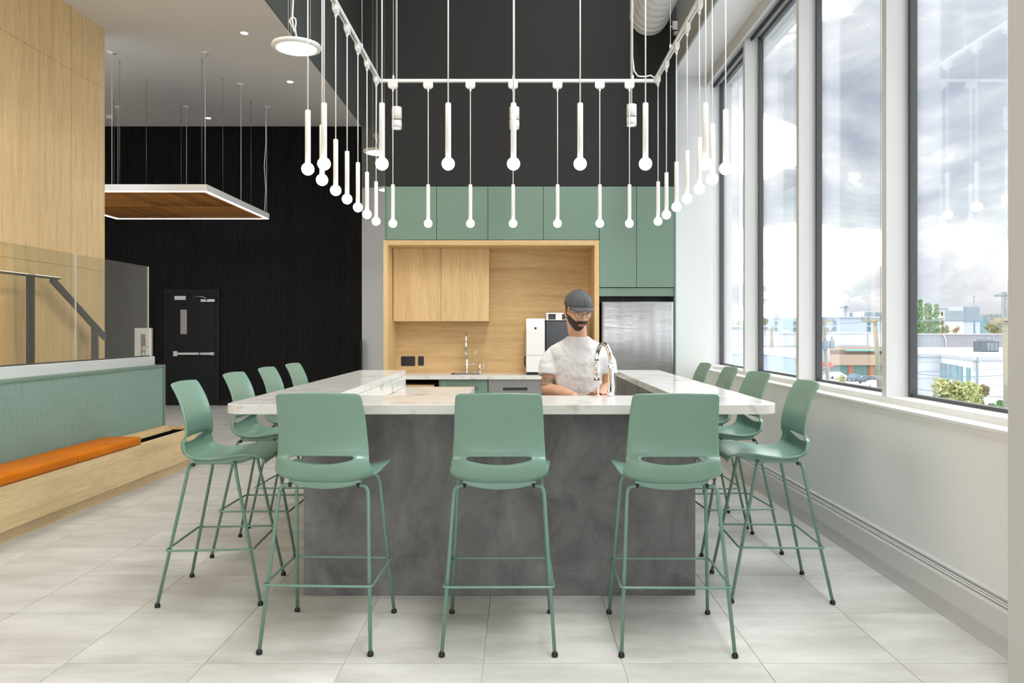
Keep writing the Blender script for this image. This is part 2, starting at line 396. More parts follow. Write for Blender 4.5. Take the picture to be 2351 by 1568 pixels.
for k, y in enumerate(FY):
    if k < 4:
        stbox('trim_%d' % (8+k), (2.33, y, 1.014), (2.52, y+0.06, 4.45), M['white'])
    # window between y+0.06 (near) and prev (far)
    a, b = y+0.06, prev
    if y < 3.2 and prev <= 3.4:
        pass
    wn = struct('window_%d' % (k+1), (2.5, (a+b)/2, 1.014))
    xa, xb = 2.467, 2.515; z0, z1 = 1.014, 4.45
    MB().box((xa, a, z0), (xb, a+0.028, z1)).build('frame_stile', M['darkmetal'], wn, 0.003)
    MB().box((xa, b-0.028, z0), (xb, b, z1)).build('frame_stile', M['darkmetal'], wn, 0.003)
    MB().box((xa+0.01, a+0.028, z0), (xb, b-0.028, z0+0.02)).build('frame_rail', M['darkmetal'], wn)
    MB().box((xa+0.01, a+0.028, z1-0.04), (xb, b-0.028, z1)).build('frame_rail', M['darkmetal'], wn)
    MB().box((2.4985, a+0.02, z0+0.015), (2.5045, b-0.02, z1-0.03)).build('pane', M['pane'], wn)
    prev = y
    if k < 4:
        sh = MB(); sh.tube([(2.40, a+0.02, 4.428), (2.40, b-0.02, 4.428)], 0.020, 12); sh.box((2.383, a+0.03, 4.398), (2.390, b-0.03, 4.43))
        o = sh.build('roller_shade', roll); nm = ['far', 'second', 'third', 'near'][k]
        tag(o, ['rolled up grey shade at the head of the narrow farthest window', 'rolled up grey shade at the head of the second window from the far end', 'rolled up grey shade at the head of the third window from the far end', 'rolled up grey shade at the head of the window nearest the pier'][k], 'roller shade', 'roller shades above the windows')
        if k < 3:
            # beaded pull chain: two strands and a loop
            ya = a+[0.36, 0.17, 0.125][k]; yb = a+[0.19, 0.09, 0.035][k]; zb = [1.18, 1.16, 1.09][k]; xc = 2.38
            ch = MB(); step = 0.0125
            pts = [];
            z = 4.40
            while z > zb+0.05: pts.append((xc, ya, z)); z -= step
            ym = (ya+yb)/2; rr = abs(ya-yb)/2
            for q in range(9): an = PI*q/8; pts.append((xc, ym+math.cos(an)*rr, zb+0.05-math.sin(an)*0.05))
            z = zb+0.05
            while z < 4.40: pts.append((xc, yb, z)); z += step
            bead = []; br_ = []
            for p in pts[:-1]:
                bead.append(p); br_.append(.0029)
            q_ = []; rr_ = []
            for p, p2 in zip(pts[:-1], pts[1:]): q_ += [p, tuple(.62*u_+.38*v_ for u_, v_ in zip(p, p2)), tuple(.38*u_+.62*v_ for u_, v_ in zip(p, p2))]; rr_ += [.0030, .0007, .0007]
            ch.tube(q_, rr_, 5)
            o = ch.build('pull_chain', M['satin'], fix=False)
            tag(o, ['beaded shade pull chain hanging in the farthest narrow window', 'beaded shade pull chain hanging in the second window from the far end', 'beaded shade pull chain hanging in the third window beside a utility pole'][k], 'pull chain', 'shade pull chains')

# heater along the window wall
ht = thing('baseboard_heater', 'long white enamel baseboard heater under the window wall', 'heater', (2.17, 6.2, 0))
ys = [3.1, 5.05, 7.05, 9.05, 9.31]
for a, b in zip(ys[:-1], ys[1:]):
    MB().add([(2.120, a+.001, .095), (2.116, a+.001, .205), (2.124, a+.001, .219), (2.124, a+.001, .095), (2.120, b-.001, .095), (2.116, b-.001, .205), (2.124, b-.001, .219), (2.124, b-.001, .095)],
             [(0, 1, 2, 3), (7, 6, 5, 4), (0, 4, 5, 1), (1, 5, 6, 2), (2, 6, 7, 3), (3, 7, 4, 0)]).build('cover', M['heater'], ht)
MB().box((2.132, 3.1, 0), (2.214, 9.31, 0.20)).build('base', M['heater'], ht)
for x in (2.134, 2.155): MB().box((x, 3.1, 0.20), (x+0.013, 9.31, 0.222)).build('grille_bar', M['heater'], ht)
MB().box((2.178, 3.1, 0.19), (2.2145, 9.31, 0.232)).build('back_plate', M['heater'], ht)
dk = mat('heater_slot', S(50, 50, 50), 0.8)
MB().box((2.1325, 3.1, 0.20), (2.214, 9.31, 0.2065)).build('slot', dk, ht)

# door in the black wall
dr = struct('door_1', ((DX0+DX1)/2, YFAR, 0))
yd = YFAR+0.0
MB().box((DX0-0.085, YFAR-0.02, 0), (DX0, YFAR+0.10, DZ+0.085)).build('frame_jamb', M['blackpaint'], dr)
MB().box((DX1, YFAR-0.02, 0), (DX1+0.085, YFAR+0.10, DZ+0.085)).build('frame_jamb', M['blackpaint'], dr)
MB().box((DX0, YFAR-0.02, DZ), (DX1, YFAR+0.10, DZ+0.085)).build('frame_head', M['blackpaint'], dr)
vx0, vx1, vz0, vz1 = PX(416.5, 14.93), PX(431.5, 14.93), PZ(767, 14.93), PZ(711, 14.93)
lf = MB(); yl = YFAR-0.02
lf.box((DX0+.005, yl, 0.01), (vx0, yl+.045, DZ-.005)); lf.box((vx1, yl, 0.01), (DX1-.005, yl+.045, DZ-.005)); lf.box((vx0, yl, 0.01), (vx1, yl+.045, vz0)); lf.box((vx0, yl, vz1), (vx1, yl+.045, DZ-.005))
leaf = lf.build('door_leaf', M['blackpaint'], dr)
MB().box((vx0, yl+.006, vz0), (vx1, yl+.012, vz1)).build('vision_pane', M['lit_pane'], dr)
pb = MB(); zz = PZ(812, 14.87)
pb.box((PX(404, 14.85), yl-.06, zz-.022), (PX(492, 14.85), yl-.025, zz+.024)); pb.box((PX(399, 14.85), yl-.065, zz-.05), (PX(409, 14.85), yl-.002, zz+.052)); pb.box((PX(482, 14.85), yl-.05, zz-.03), (PX(493, 14.85), yl-.002, zz+.03))
pb.build('push_bar', M['satin'], dr, 0.004)
MB().box((PX(458, 14.85), yl-.062, zz-.02), (PX(461, 14.85), yl-.0605, zz+.022)).build('bar_gap', M['blackplastic'], dr)
cl = MB(); cl.box((PX(462, 14.85), yl-.06, PZ(693, 14.85)), (PX(494, 14.85), yl-.002, PZ(687, 14.85)))
cl.tube([(PX(475, 14.85), yl-.05, PZ(690, 14.8)), (PX(473, 14.8), yl-.10, PZ(684, 14.8)), (PX(465, 14.8), yl-.13, PZ(681, 14.8)), (PX(444, 14.8), yl-.05, PZ(682, 14.8))], 0.012, 8)
cl.build('door_closer', M['satin'], dr)
MB().box((PX(401, 14.85), yl-.04, PZ(688.5, 14.85)), (PX(427, 14.85), yl-.002, PZ(679.5, 14.85))).build('magnet_lock', M['satin'], dr)

# glass balustrade on a white half wall
hw = stbox('wall_left.002', (-4.04, 2.0, 0), (-3.87, 8.285, 1.158), M['white'], 0.003)
gb = thing('glass_balustrade', 'tall frameless glass balustrade on the white ledge behind the bench', 'balustrade', (-3.93, 7.0, 1.158))
for a, b in ((2.2, 4.58), (4.586, 6.905), (6.912, 8.26)):
    MB().box((-3.934, a, 1.14), (-3.924, b, 2.11)).build('pane', M['railglass'], gb)
    MB().box((-3.9345, b-.003, 1.158), (-3.9235, b+.0006, 2.1105)).build('pane_edge', M['railedge'], gb)
MB().box((-3.945, 2.2, 1.150), (-3.913, 8.262, 1.168)).build('channel', M['darkmetal'], gb)
# stair railing behind the glass
sr = thing('stair_railing', 'dark steel stair handrail on flat posts behind the glass balustrade', 'railing', (-5.2, 8.6, 0))
dm = M['darkmetal']
for px0, px1, pyt in ((62, 76, 628), (211, 223, 748)):
    da = 5.2*F/(CX-px0); db = 5.2*F/(CX-px1)
    MB().box((-5.21, da, 0.0), (-5.18, da+(db-da)*.42, PZ(pyt, da))).build('post', dm, sr); MB().box((-5.21, da+(db-da)*.52, 0.0), (-5.18, db, PZ(pyt, da))).build('post', dm, sr)
def R52(px, py): d = 5.2*F/(CX-px); return Vector((-5.195, d, PZ(py, d)))
MB().bar(R52(117, 640), R52(240, 775), 0.03, 0.075).build('sloping_rail', dm, sr)
q0 = R52(-60, 616); q1 = R52(134, 636)
MB().box((-5.215, q0.y, 2.005), (-5.175, q1.y, 2.028)).build('top_rail', dm, sr)
MB().box((-5.21, q0.y, 2.028), (-5.18, q1.y, 2.034)).build('light_strip', M['railled'], sr)
# fire extinguisher cabinet recessed in the black wall
yc = 14.86
fx0, fx1, fz0, fz1 = PX(312, yc), PX(350.5, yc), 0.62, PZ(753, yc)
fc = thing('extinguisher_cabinet', 'white fire extinguisher cabinet with a narrow window on the black wall', 'cabinet', ((fx0+fx1)/2, yc, fz0))
wx0, wx1, wz0, wz1 = PX(326, yc), PX(337, yc), 0.70, PZ(767, yc)
f = MB(); f.box((fx0, yc-.05, fz0), (wx0, yc-.02, fz1)); f.box((wx1, yc-.05, fz0), (fx1, yc-.02, fz1)); f.box((wx0, yc-.05, fz0), (wx1, yc-.02, wz0)); f.box((wx0, yc-.05, wz1), (wx1, yc-.02, fz1))
f.build('door', M['softwhite'], fc)
f = MB(); f.box((fx0+.01, yc-.02, fz0), (fx1-.01, yc+.005, fz0+.01)); f.box((fx0+.01, yc+.03, fz0), (fx1-.01, yc+.035, fz1)); f.box((fx0+.01, yc-.02, fz0), (fx0+.02, yc+.03, fz1)); f.box((fx1-.02, yc-.02, fz0), (fx1-.01, yc+.03, fz1)); f.box((fx0+.01, yc-.02, fz1-.01), (fx1-.01, yc+.03, fz1))
f.build('box', M['greywall'], fc)
MB().box((wx0, yc-.038, wz0), (wx1, yc-.034, wz1)).build('pane', M['clear'], fc)
MB().box((PX(340, yc), yc-.056, PZ(798, yc)), (PX(345, yc), yc-.05, PZ(794, yc))).build('latch', M['blackplastic'], fc)
xc = (wx0+wx1)/2
fe = thing('fire_extinguisher', 'red fire extinguisher inside the white wall cabinet', 'fire extinguisher', (xc, yc+.0, fz0+.012))
MB().lathe([(0.038, fz0+.012), (0.040, fz0+.03), (0.040, PZ(787, yc)-.02), (0.03, PZ(784, yc)), (0.016, PZ(782, yc)), (0.014, PZ(780, yc))], (xc, yc, 0), 16).build('cylinder', mat('extinguisher_red', S(170, 44, 40), 0.35), fe)
MB().lathe([(0.0412, PZ(806, yc)), (0.0412, PZ(794, yc))], (xc, yc, 0), 16).build('label', M['softwhite'], fe)
MB().lathe([(0.0412, PZ(818, yc)), (0.0412, PZ(808.5, yc))], (xc, yc, 0), 16).build('label', M['softwhite'], fe)
v = MB(); v.box((xc-.02, yc-.012, PZ(780, yc)), (xc+.02, yc+.012, PZ(777, yc))); v.tube([(xc+.015, yc, PZ(778, yc)), (xc-.01, yc-.01, PZ(773, yc)), (xc-.028, yc, PZ(772, yc))], .006, 8)
v.build('valve', M['blackplastic'], fe)
# ================================================================== LIGHTS
ZT = 3.771
trk = thing('light_track', 'white rectangular track frame hung on thin cables above the bar counter', 'light track', (0, 6, ZT))
TX0, TX1, TY0, TY1 = -1.306, 1.283, 4.675, 7.29
for a, b in (((TX0-.018, TY1-.018), (TX1+.018, TY1+.018)), ((TX0-.018, TY0-.018), (TX1+.018, TY0+.018)), ((TX0-.018, TY0+.018), (TX0+.018, TY1-.018)), ((TX1-.018, TY0+.018), (TX1+.018, TY1-.018))):
    MB().box((a[0], a[1], ZT-.012), (b[0], b[1], ZT+.014)).build('rail', M['softwhite'], trk)
    lx = b[0]-a[0] > b[1]-a[1]
    if lx: MB().box((a[0]+.04, a[1]+.012, ZT-.0128), (b[0]-.04, b[1]-.012, ZT-.011)).build('slot', M['steeldark'], trk)
    else: MB().box((a[0]+.012, a[1]+.02, ZT-.0128), (b[0]-.012, b[1]-.02, ZT-.011)).build('slot', M['steeldark'], trk)
for x, y in ((PX(903, TY1), TY1), (PX(1178, TY1), TY1), (PX(1453, TY1), TY1), (TX0, 6.5), (TX1-.012, 6.5), (TX0, 5.2), (TX1-.012, 5.2), (-.6, TY0), (.6, TY0)):
    c = MB(); c.tube([(x, y, ZT), (x, y, 8.0)], .0022, 6); c.lathe([(.004, ZT+.012), (.009, ZT+.02), (.009, ZT+.045), (.003, ZT+.06)], (x, y, 0), 10); c.build('suspension_cable', M['softwhite'], trk)
c = MB(); c.tube([P(1457, -330, 7.3), P(1452, 60, 7.3), P(1452, 130, 7.3), P(1456, 163, 7.3), P(1465, 175, 7.3), P(1480, 176, 7.29), P(1494, 173, 7.29), P(1502, 178, 7.29)], .007, 8); c.build('feed_cord', M['softwhite'], trk)

def globe(px, py, label_n, side, along):
    d = F/(CY-py); x = PX(px, d); zb = H+1.0
    if side == 'far': d = TY1; x = PX(px, d)
    if side == 'near': d = TY0; x = PX(px, d)
    if side == 'left': x = TX0
    if side == 'right': x = TX1
    ords = ['first', 'second', 'third', 'fourth', 'fifth', 'sixth', 'seventh']
    lab = {'far': ords[label_n]+' globe pendant from the left in the far row before the green cabinets',
           'near': ords[label_n]+' globe pendant from the left in the near row of the track frame',
           'left': ords[label_n]+' globe pendant from the back in the left row of the track frame',
           'right': ords[label_n]+' globe pendant from the back in the window side row of the track frame'}[side]
    g = thing('globe_pendant', lab, 'pendant light', (x, d, zb-.04), 'globe pendants on the track frame')
    a = MB(); w_, h_ = (.09, .034) if along == 'x' else (.034, .09)
    a.add([(x-w_/2, d-h_/2, ZT-.012), (x+w_/2, d-h_/2, ZT-.012), (x+w_/2, d+h_/2, ZT-.012), (x-w_/2, d+h_/2, ZT-.012),
           (x-w_/2, d-h_/2, ZT-.055), (x+w_/2, d-h_/2, ZT-.055), (x+w_/2, d+h_/2, ZT-.055), (x-w_/2, d+h_/2, ZT-.055),
           (x-w_*.32, d-h_*.36, ZT-.072), (x+w_*.32, d-h_*.36, ZT-.072), (x+w_*.32, d+h_*.36, ZT-.072), (x-w_*.32, d+h_*.36, ZT-.072)],
          [(0, 1, 2, 3), (8, 11, 10, 9)]+[(i, (i+1) % 4, 4+(i+1) % 4, 4+i) for i in range(4)]+[(4+i, 4+(i+1) % 4, 8+(i+1) % 4, 8+i) for i in range(4)])
    a.lathe([(.011, ZT-.072), (.010, ZT-.088), (.005, ZT-.105)], (x, d, 0), 10)
    a.build('track_adapter', M['softwhite'], g)
    MB().tube([(x, d, ZT-.10), (x, d, 2.797)], .0042, 8).build('cord', M['softwhite'], g)
    MB().lathe([(.004, 2.802), (.014, 2.801), (.0172, 2.797), (.0172, 2.470), (.012, 2.466)], (x, d, 0), 18).build('stem', M['softwhite'], g)
    MB().sphere((x, d, zb), .0392, 20, 12).build('globe', M['bulb'], g)
for i, px in enumerate((902, 983, 1080, 1178, 1280, 1377, 1445)): globe(px, 513, i, 'far', 'x')
for i, px in enumerate((744, 877, 1029, 1179, 1332, 1482, 1620)): globe(px, 376, i, 'near', 'x')
for i, (px, py) in enumerate(((860, 508), (844, 492), (821, 476), (799, 457), (771, 437), (740, 413), (710, 388))): globe(px, py, i, 'left', 'y')
for i, (px, py) in enumerate(((1509, 508), (1526, 493), (1549, 475), (1572, 456), (1602, 434), (1635, 411), (1668, 387))): globe(px, py, i, 'right', 'y')

# cylinder spotlights in front of the dark bulkhead
for i, px in enumerate((911, 1181, 1450)):
    d = 8.0; x = PX(px, d); z0, z1 = PZ(296 if i < 2 else 289, d), PZ(246 if i < 2 else 240, d)
    g = thing('spotlight', ['white cylinder spotlight hanging left before the dark upper wall', 'white cylinder spotlight hanging behind the central globe pendant', 'white cylinder spotlight hanging below the round white duct'][i], 'spotlight', (x, d, z0), 'hanging cylinder spotlights')
    r_ = .051
    MB().lathe([(.03, z0+.012), (.045, z0+.002), (r_, z0), (r_, z0+.085)], (x, d, 0), 24).build('lens_hood', M['softwhite'], g)
    MB().lathe([(r_-.004, z0+.085), (r_-.004, z0+.093)], (x, d, 0), 24).build('joint_ring', M['blackplastic'], g)
    MB().lathe([(r_, z0+.093), (r_, z1-.004), (r_-.006, z1), (.004, z1)], (x, d, 0), 24).build('body', M['softwhite'], g)
    MB().lathe([(.0001, z0+.0105), (.032, z0+.0108)], (x, d, 0), 16).build('lens', M['disc'], g)
    MB().tube([(x, d, z1), (x, d, 8.0)], .006, 8).build('cord', M['softwhite'], g)
    MB().tube([(x-.012, d, z1), (x-.012, d, 8.0)], .0015, 5).build('cable', M['softwhite'], g)
    l = bpy.data.lights.new('spot_lamp', 'SPOT'); l.energy = 32; l.spot_size = math.radians(95); l.spot_blend = 0.8; l.color = (1, .95, .87); l.shadow_soft_size = .04
    o = bpy.data.objects.new('spot_lamp', l); COL.objects.link(o); o.location = Vector((x, d, z0-.01))-wl(g); o.parent = g

# round disc pendants
def disc(px, py, d, label, R=.2, loop=True):
    x = PX(px, d); z = PZ(py, d)
    g = thing('disc_pendant', label, 'pendant light', (x, d, z), 'round disc pendants in the high ceiling')
    MB().lathe([(R*.80, z+.004), (R*.84, z), (R*.97, z+.006), (R, z+.02), (R*.98, z+.034), (R*.62, z+.05), (R*.5, z+.058), (.01, z+.06)], (x, d, 0), 40).build('housing', M['softwhite'], g)
    MB().lathe([(.0001, z+.001), (R*.81, z+.0015)], (x, d, 0), 40).build('diffuser', M['disc'], g)
    for k in range(3):
        a = 2*PI*k/3+.4
        MB().tube([(x+R*.55*math.cos(a), d+R*.55*math.sin(a), z+.05), (x+R*.55*math.cos(a), d+R*.55*math.sin(a), 8.0)], .0018, 5).build('cable', M['softwhite'], g)
    c = MB(); s_ = R/.2
    pts = [(x+.02, d, z+.055), (x+.0, d, z+.10), (x-.015, d+.005, z+.16), (x-.045, d+.01, z+.20), (x-.062, d+.01, z+.235), (x-.05, d+.01, z+.26), (x-.032, d+.01, z+.268), (x-.012, d+.01, z+.255), (x-.008, d+.01, z+.22), (x-.012, d, z+.17), (x-.002, d, z+.12), (x-.02, d-.01, z+.15), (x-.032, d-.01, z+.24), (x-.028, d, z+.4), (x-.02, d, z+.9), (x-.02, d, 8.0)]
    c.tube(pts, .0065, 8); c.build('cord', M['softwhite'], g)
disc(681, 113, 6.4, 'large lit round disc pendant nearest, beside the sloping ceiling edge')
disc(869, 352, 10.2, 'lit round disc pendant half hidden behind the dark bulkhead')
disc(893, 437, 12.9, 'farthest round disc pendant peeking out beside the green cabinets')

# recessed downlights and smoke detector
for i, (px, py) in enumerate(((561, 76), (666, 188), (478, 271))):
    d = (5.34-H)*F/(CY-py); x = PX(px, d)
    g = thing('downlight', ['small recessed downlight nearest the oak wall top', 'small recessed downlight nearest the dark fascia', 'small recessed downlight above the slatted ceiling raft'][i], 'downlight', (x, d, 5.32), 'recessed downlights')
    MB().lathe([(.045, 5.3385), (.062, 5.334), (.066, 5.3395)], (x, d, 0), 24).build('trim_ring', M['softwhite'], g)
    MB().lathe([(.0001, 5.337), (.046, 5.3365)], (x, d, 0), 24).build('lens', M['down'], g)
d = 14.17; x = -7.44
MB_ = MB(); MB_.lathe([(.02, 5.275), (.055, 5.28), (.07, 5.30), (.075, 5.339)], (x, d, 0), 24)
tag(MB_.build('smoke_detector', M['softwhite']), 'small white smoke detector on the ceiling at the oak wall edge', 'smoke detector')

# slatted raft with LED edge
RX0, RX1, RY0, RY1, RZ = -7.04, -4.365, 10.90, 13.64, 3.375
raft = thing('ceiling_raft', 'square suspended raft with white lit frame and walnut slats', 'ceiling light', ((RX0+RX1)/2, (RY0+RY1)/2, RZ))
W_ = .055
fr = MB(); poly = lambda i: [(RX0+i, RY0+i), (RX1-i, RY0+i), (RX1-i, RY1-i), (RX0+i, RY1-i)]
for a, b in (((RX0, RY0), (RX1, RY0+W_)), ((RX0, RY1-W_), (RX1, RY1)), ((RX0, RY0+W_), (RX0+W_, RY1-W_)), ((RX1-W_, RY0+W_), (RX1, RY1-W_))):
    MB().box((a[0], a[1], RZ+.012), (b[0], b[1], RZ+.105)).build('frame_rail', M['softwhite'], raft)
    MB().box((a[0]+.010, a[1]+.010, RZ+.004), (b[0]-.010, b[1]-.010, RZ+.012)).build('light_strip', M['led'], raft)
mx_, my_ = (RX0+RX1)/2, (RY0+RY1)/2
M['slaty'] = vary(wood('walnut_slat_lengthwise', 1, S(196, 134, 66), S(136, 86, 38), 0.5))
pit = .0508; ins = .10; mesh_c = {}
def slat(cx_, cy_, ln, ax):
    key = (ax, round(ln, 3))
    if key not in mesh_c:
        b = MB(); wv = (ln, .034, .032) if ax == 0 else (.034, ln, .032); b.cbox((0, 0, 0), wv)
        me = bpy.data.meshes.new('slat'); me.from_pydata([tuple(v) for v in b.v], [], b.f); me.materials.append(M['slat'] if ax == 0 else M['slaty']); mesh_c[key] = me
    o = bpy.data.objects.new('slat', mesh_c[key]); COL.objects.link(o); o.parent = raft
    o.location = Vector((cx_, cy_, RZ+.028+random.uniform(-.001, .001)))-wl(raft)
qx = (RX1-RX0)/2-ins; qy = (RY1-RY0)/2-ins
for sx in (0, 1):
    for sy in (0, 1):
        x0 = RX0+ins if sx == 0 else mx_; y0 = RY0+ins if sy == 0 else my_
        ax = 1 if (sx+sy) % 2 == 1 else 0
        nn_ = 25
        for k in range(nn_):
            if ax == 1: slat(x0+qx*(k+.5)/nn_, y0+qy/2, qy, 1)
            else: slat(x0+qx/2, y0+qy*(k+.5)/nn_, qx, 0)
MB().box((RX0+ins, RY0+ins, RZ+.05), (RX1-ins, RY1-ins, RZ+.062)).build('backing_board', mat('dark_board', S(52, 34, 18), .7), raft)
for x, y in ((-4.40, 10.93), (-5.71, 10.93), (-7.0, 10.93), (-4.40, 12.34), (-4.40, 13.6), (-5.80, 13.6), (-7.0, 13.6)):
    c = MB().tube([(x, y, RZ+.1), (x, y, 5.33)], .004, 6).build('cable', M['softwhite'], raft)
    MB().lathe([(.008, 5.30), (.012, 5.322), (.06, 5.326), (.065, 5.339)], (x, y, 0), 20).build('canopy', M['softwhite'], c)
for x, y in ((-4.57, 11.23), (-4.58, 12.06), (-4.57, 13.3), (-5.77, 11.26), (-5.80, 12.13), (-5.79, 13.36), (-6.94, 13.36)):
    c = MB(); c.tube([(x, y, RZ+.06), (x, y, 5.30)], .0028, 5); c.tube([(x, y, 5.29), (x+.006, y, 5.31), (x, y, 5.32), (x-.01, y, 5.339)], .006, 6); c.build('cable', M['satin'], raft)
c = MB().tube([(-4.42, 13.55, RZ+.1), (-4.40, 13.55, 3.9), (-4.425, 13.55, 4.3), (-4.40, 13.56, 4.7), (-4.41, 13.58, 5.1), (-4.40, 13.6, 5.33)], .007, 6).build('feed_cord', M['softwhite'], raft)

# round spiral duct entering the dark wall
du = thing('ventilation_duct', 'big round white spiral duct under the dark high ceiling', 'duct', (1.47, 7.0, 5.05))
dp = MB(); pr = []
y = 4.5
while y < 8.99:
    pr += [(.2205, y), (.2185, y+.001), (.2185, y+.003), (.2205, y+.004), (.2205, y+.156)]; y += .16
dp.lathe(pr, (1.51, 0, 5.065), 48, True, 'y'); dp.build('duct_shell', M['duct'], du)
MB().lathe([(.220, 8.86), (.226, 8.862), (.226, 8.90), (.220, 8.902)], (1.51, 0, 5.065), 40, True, 'y').build('collar', M['duct'], du)
bk = MB(); X, Y, Z = PX(1548, 8.95), 8.95, PZ(62, 8.95)
bk.box((X-.03, Y-.05, Z-.05), (X+.05, Y+.05, Z+.05)); bk.lathe([(.03, -.04), (.03, .04)], (X+.02, Y-.02, Z-.08), 14, True, 'x'); bk.tube([(X-.01, Y, Z+.05), (X-.01, Y, 8.0)], .004, 6)
bk.box((X-.05, Y-.04, Z-.02), (X-.03, Y+.02, Z+.0))
tag(bk.build('beam_clamp', M['satin']), 'small metal clamp bracket on a rod beside the duct', 'bracket')

# ================================================================== KITCHEN
K = 8.98
def kx(px): return PX(px, K)
def kz(py): return PZ(py, K)
seams = [886, 1002.5, 1120, 1247.5, 1375.5]
zt, zb_ = kz(427.5), kz(551)
names = ['green wall cabinet at the left end above the oak surround', 'second green wall cabinet from the left above the oak surround', 'third green wall cabinet from the left above the oak surround', 'fourth green wall cabinet from the left above the oak surround']
for i in range(4):
    a, b = kx(seams[i]), kx(seams[i+1])
    c = thing('wall_cabinet', names[i], 'cabinet', ((a+b)/2, 9.3, zb_), 'upper green cabinets')
    MB().box((a+.001, K+.022, zb_+.004), (b-.001, 9.6, zt)).build('carcass', M['blackpaint'], c)
    MB().box((a+.0025, K, zb_+.004), (b-.0025, K+.02, zt-.003)).build('door', M['cab'], c, .0012)
sp = MB().box((kx(882.4), K, 2.475), (kx(885.6), 9.6, zt)).build('end_panel', M['cab']); tag(sp, 'narrow green end panel left of the wall cabinets', 'panel')
a, b, e_ = kx(1375.8), kx(1461.5), kx(1548)
tc_ = thing('tall_cabinet', 'tall green double door cabinet above the refrigerator', 'cabinet', ((a+e_)/2, 9.3, kz(680)))
MB().box((a+.001, K+.022, kz(659)), (e_, 9.6, zt)).build('carcass', M['blackpaint'], tc_)
for q0_, q1_ in ((a, b), (b, e_)): MB().box((q0_+.0025, K, kz(659.5)), (q1_-.0025, K+.02, zt-.003)).build('door', M['cab'], tc_, .0012)
MB().box((a+.0025, K+.012, kz(680)), (e_-.002, 9.58, kz(661))).build('bottom_panel', M['cab'], tc_)
MB().box((e_+.001, K-.002, 0), (kx(1552), 9.6, zt)).build('side_panel', M['cab'], tc_)
MB().box((kx(1376.5), K+.3, 0.02), (e_, K+.32, kz(680))).build('niche_back', M['blackplastic'], tc_)
# oak surround
os_ = thing('oak_surround', 'wide oak portal framing the kitchen counter niche', 'surround', (-.31, 9.3, 0))
xl0, xl1, xr0, xr1 = kx(880.3), kx(891), kx(1364.7), kx(1375.5)
ztop, zin = kz(551.5), kz(563); yf = K-.006
MB().box((xl0, yf, 0), (xl1, 9.599, ztop)).build('side_panel', M['wz'], os_, .001)
MB().box((xr0, yf, 0), (xr1, 9.599, ztop)).build('side_panel', M['wz'], os_, .001)
MB().box((xl1+.0005, yf, zin), (xr0-.0005, 9.599, ztop)).build('head_panel', M['wx'], os_, .001)
MB().box((xl1, 9.58, .915), (xr0, 9.5995, zin)).build('back_panel', M['wx'], os_)
# oak wall cabinet
wa, wb_, wc = PX(902.8, 9.3), PX(1012.5, 9.3), PX(1122.5, 9.3); wz0_, wz1_ = PZ(737.5, 9.3), PZ(570, 9.3)
oc = thing('oak_wall_cabinet', 'oak double door wall cabinet inside the oak surround', 'cabinet', (wb_, 9.44, wz0_))
MB().box((wa, 9.322, wz0_), (wc, 9.579, wz1_)).build('carcass', M['wz'], oc)
MB().box((wa, 9.30, wz0_), (wb_-.002, 9.32, wz1_)).build('door', M['wz'], oc, .001); MB().box((wb_+.002, 9.30, wz0_), (wc, 9.32, wz1_)).build('door', M['wz'], oc, .001)
# back worktop with sink cut-out
bc = MB(); sx0, sx1, sy0, sy1 = PX(1036, 9.3), PX(1103, 9.3), 9.10, 9.44; yc0, yc1 = K-.02, 9.579; zA, zB = .868, .915; xa, xb = xl1+.001, xr0-.001
for q in (((xa, yc0), (sx0, yc1)), ((sx1, yc0), (xb, yc1)), ((sx0, yc0), (sx1, sy0)), ((sx0, sy1), (sx1, yc1))): bc.box((q[0][0], q[0][1], zA), (q[1][0], q[1][1], zB))
tag(bc.build('back_worktop', M['marble']), 'white veined worktop along the oak backsplash', 'worktop')
sk = MB(); t_ = .006
sk.box((sx0, sy0, .70), (sx1, sy1, .706)); sk.box((sx0, sy0, .70), (sx0+t_, sy1, .9165)); sk.box((sx1-t_, sy0, .70), (sx1, sy1, .9165)); sk.box((sx0, sy0, .70), (sx1, sy0+t_, .9165)); sk.box((sx0, sy1-t_, .70), (sx1, sy1, .9165))
tag(sk.build('kitchen_sink', M['sink']), 'small steel sink set in the back worktop', 'sink')
# base units
y0_, y1_ = K+.01, 9.57
n0, n1, n2, n3, n4 = xl1+.002, kx(1008), kx(1120.5), kx(1245.5), xr0-.002
bu = thing('base_cabinet', 'green base cabinet with a bar handle under the back sink', 'cabinet', ((n1+n2)/2, 9.28, 0))
MB().box((n1, y0_+.022, .10), (n2-.002, y1_, .866)).build('carcass', M['cab'], bu)
MB().box((n1, y0_, .10), (n1+.012, y0_+.02, .866)).build('stile', M['cab'], bu)
dd = MB().box((n1+.016, y0_-.002, .105), (n2-.006, y0_+.02, .860)).build('door', M['cab'], bu, .001)
hz = kz(885); hb = MB(); hx0, hx1 = kx(1027), kx(1101); hb.box((hx0, y0_-.042, hz-.008), (hx1, y0_-.030, hz+.008)); hb.box((hx0+.03, y0_-.032, hz-.005), (hx0+.04, y0_, hz+.005)); hb.box((hx1-.04, y0_-.032, hz-.005), (hx1-.03, y0_, hz+.005))
hb.build('handle', M['satin'], dd)
MB().box((n1, y0_+.06, 0), (n2, y1_, .10)).build('plinth', M['blackpaint'], bu)
nb = thing('open_niche_unit', 'dark open niche unit under the left end of the back worktop', 'cabinet', ((n0+n1)/2, 9.28, 0))
k_ = MB(); k_.box((n0, y0_, .02), (n0+.016, y1_, .866)); k_.box((n1-.018, y0_, .02), (n1-.002, y1_, .866)); k_.box((n0+.016, y1_-.02, .02), (n1-.018, y1_, .866)); k_.box((n0+.016, y0_, .02), (n1-.018, y1_-.02, .04))
k_.build('carcass', M['blackpaint'], nb)
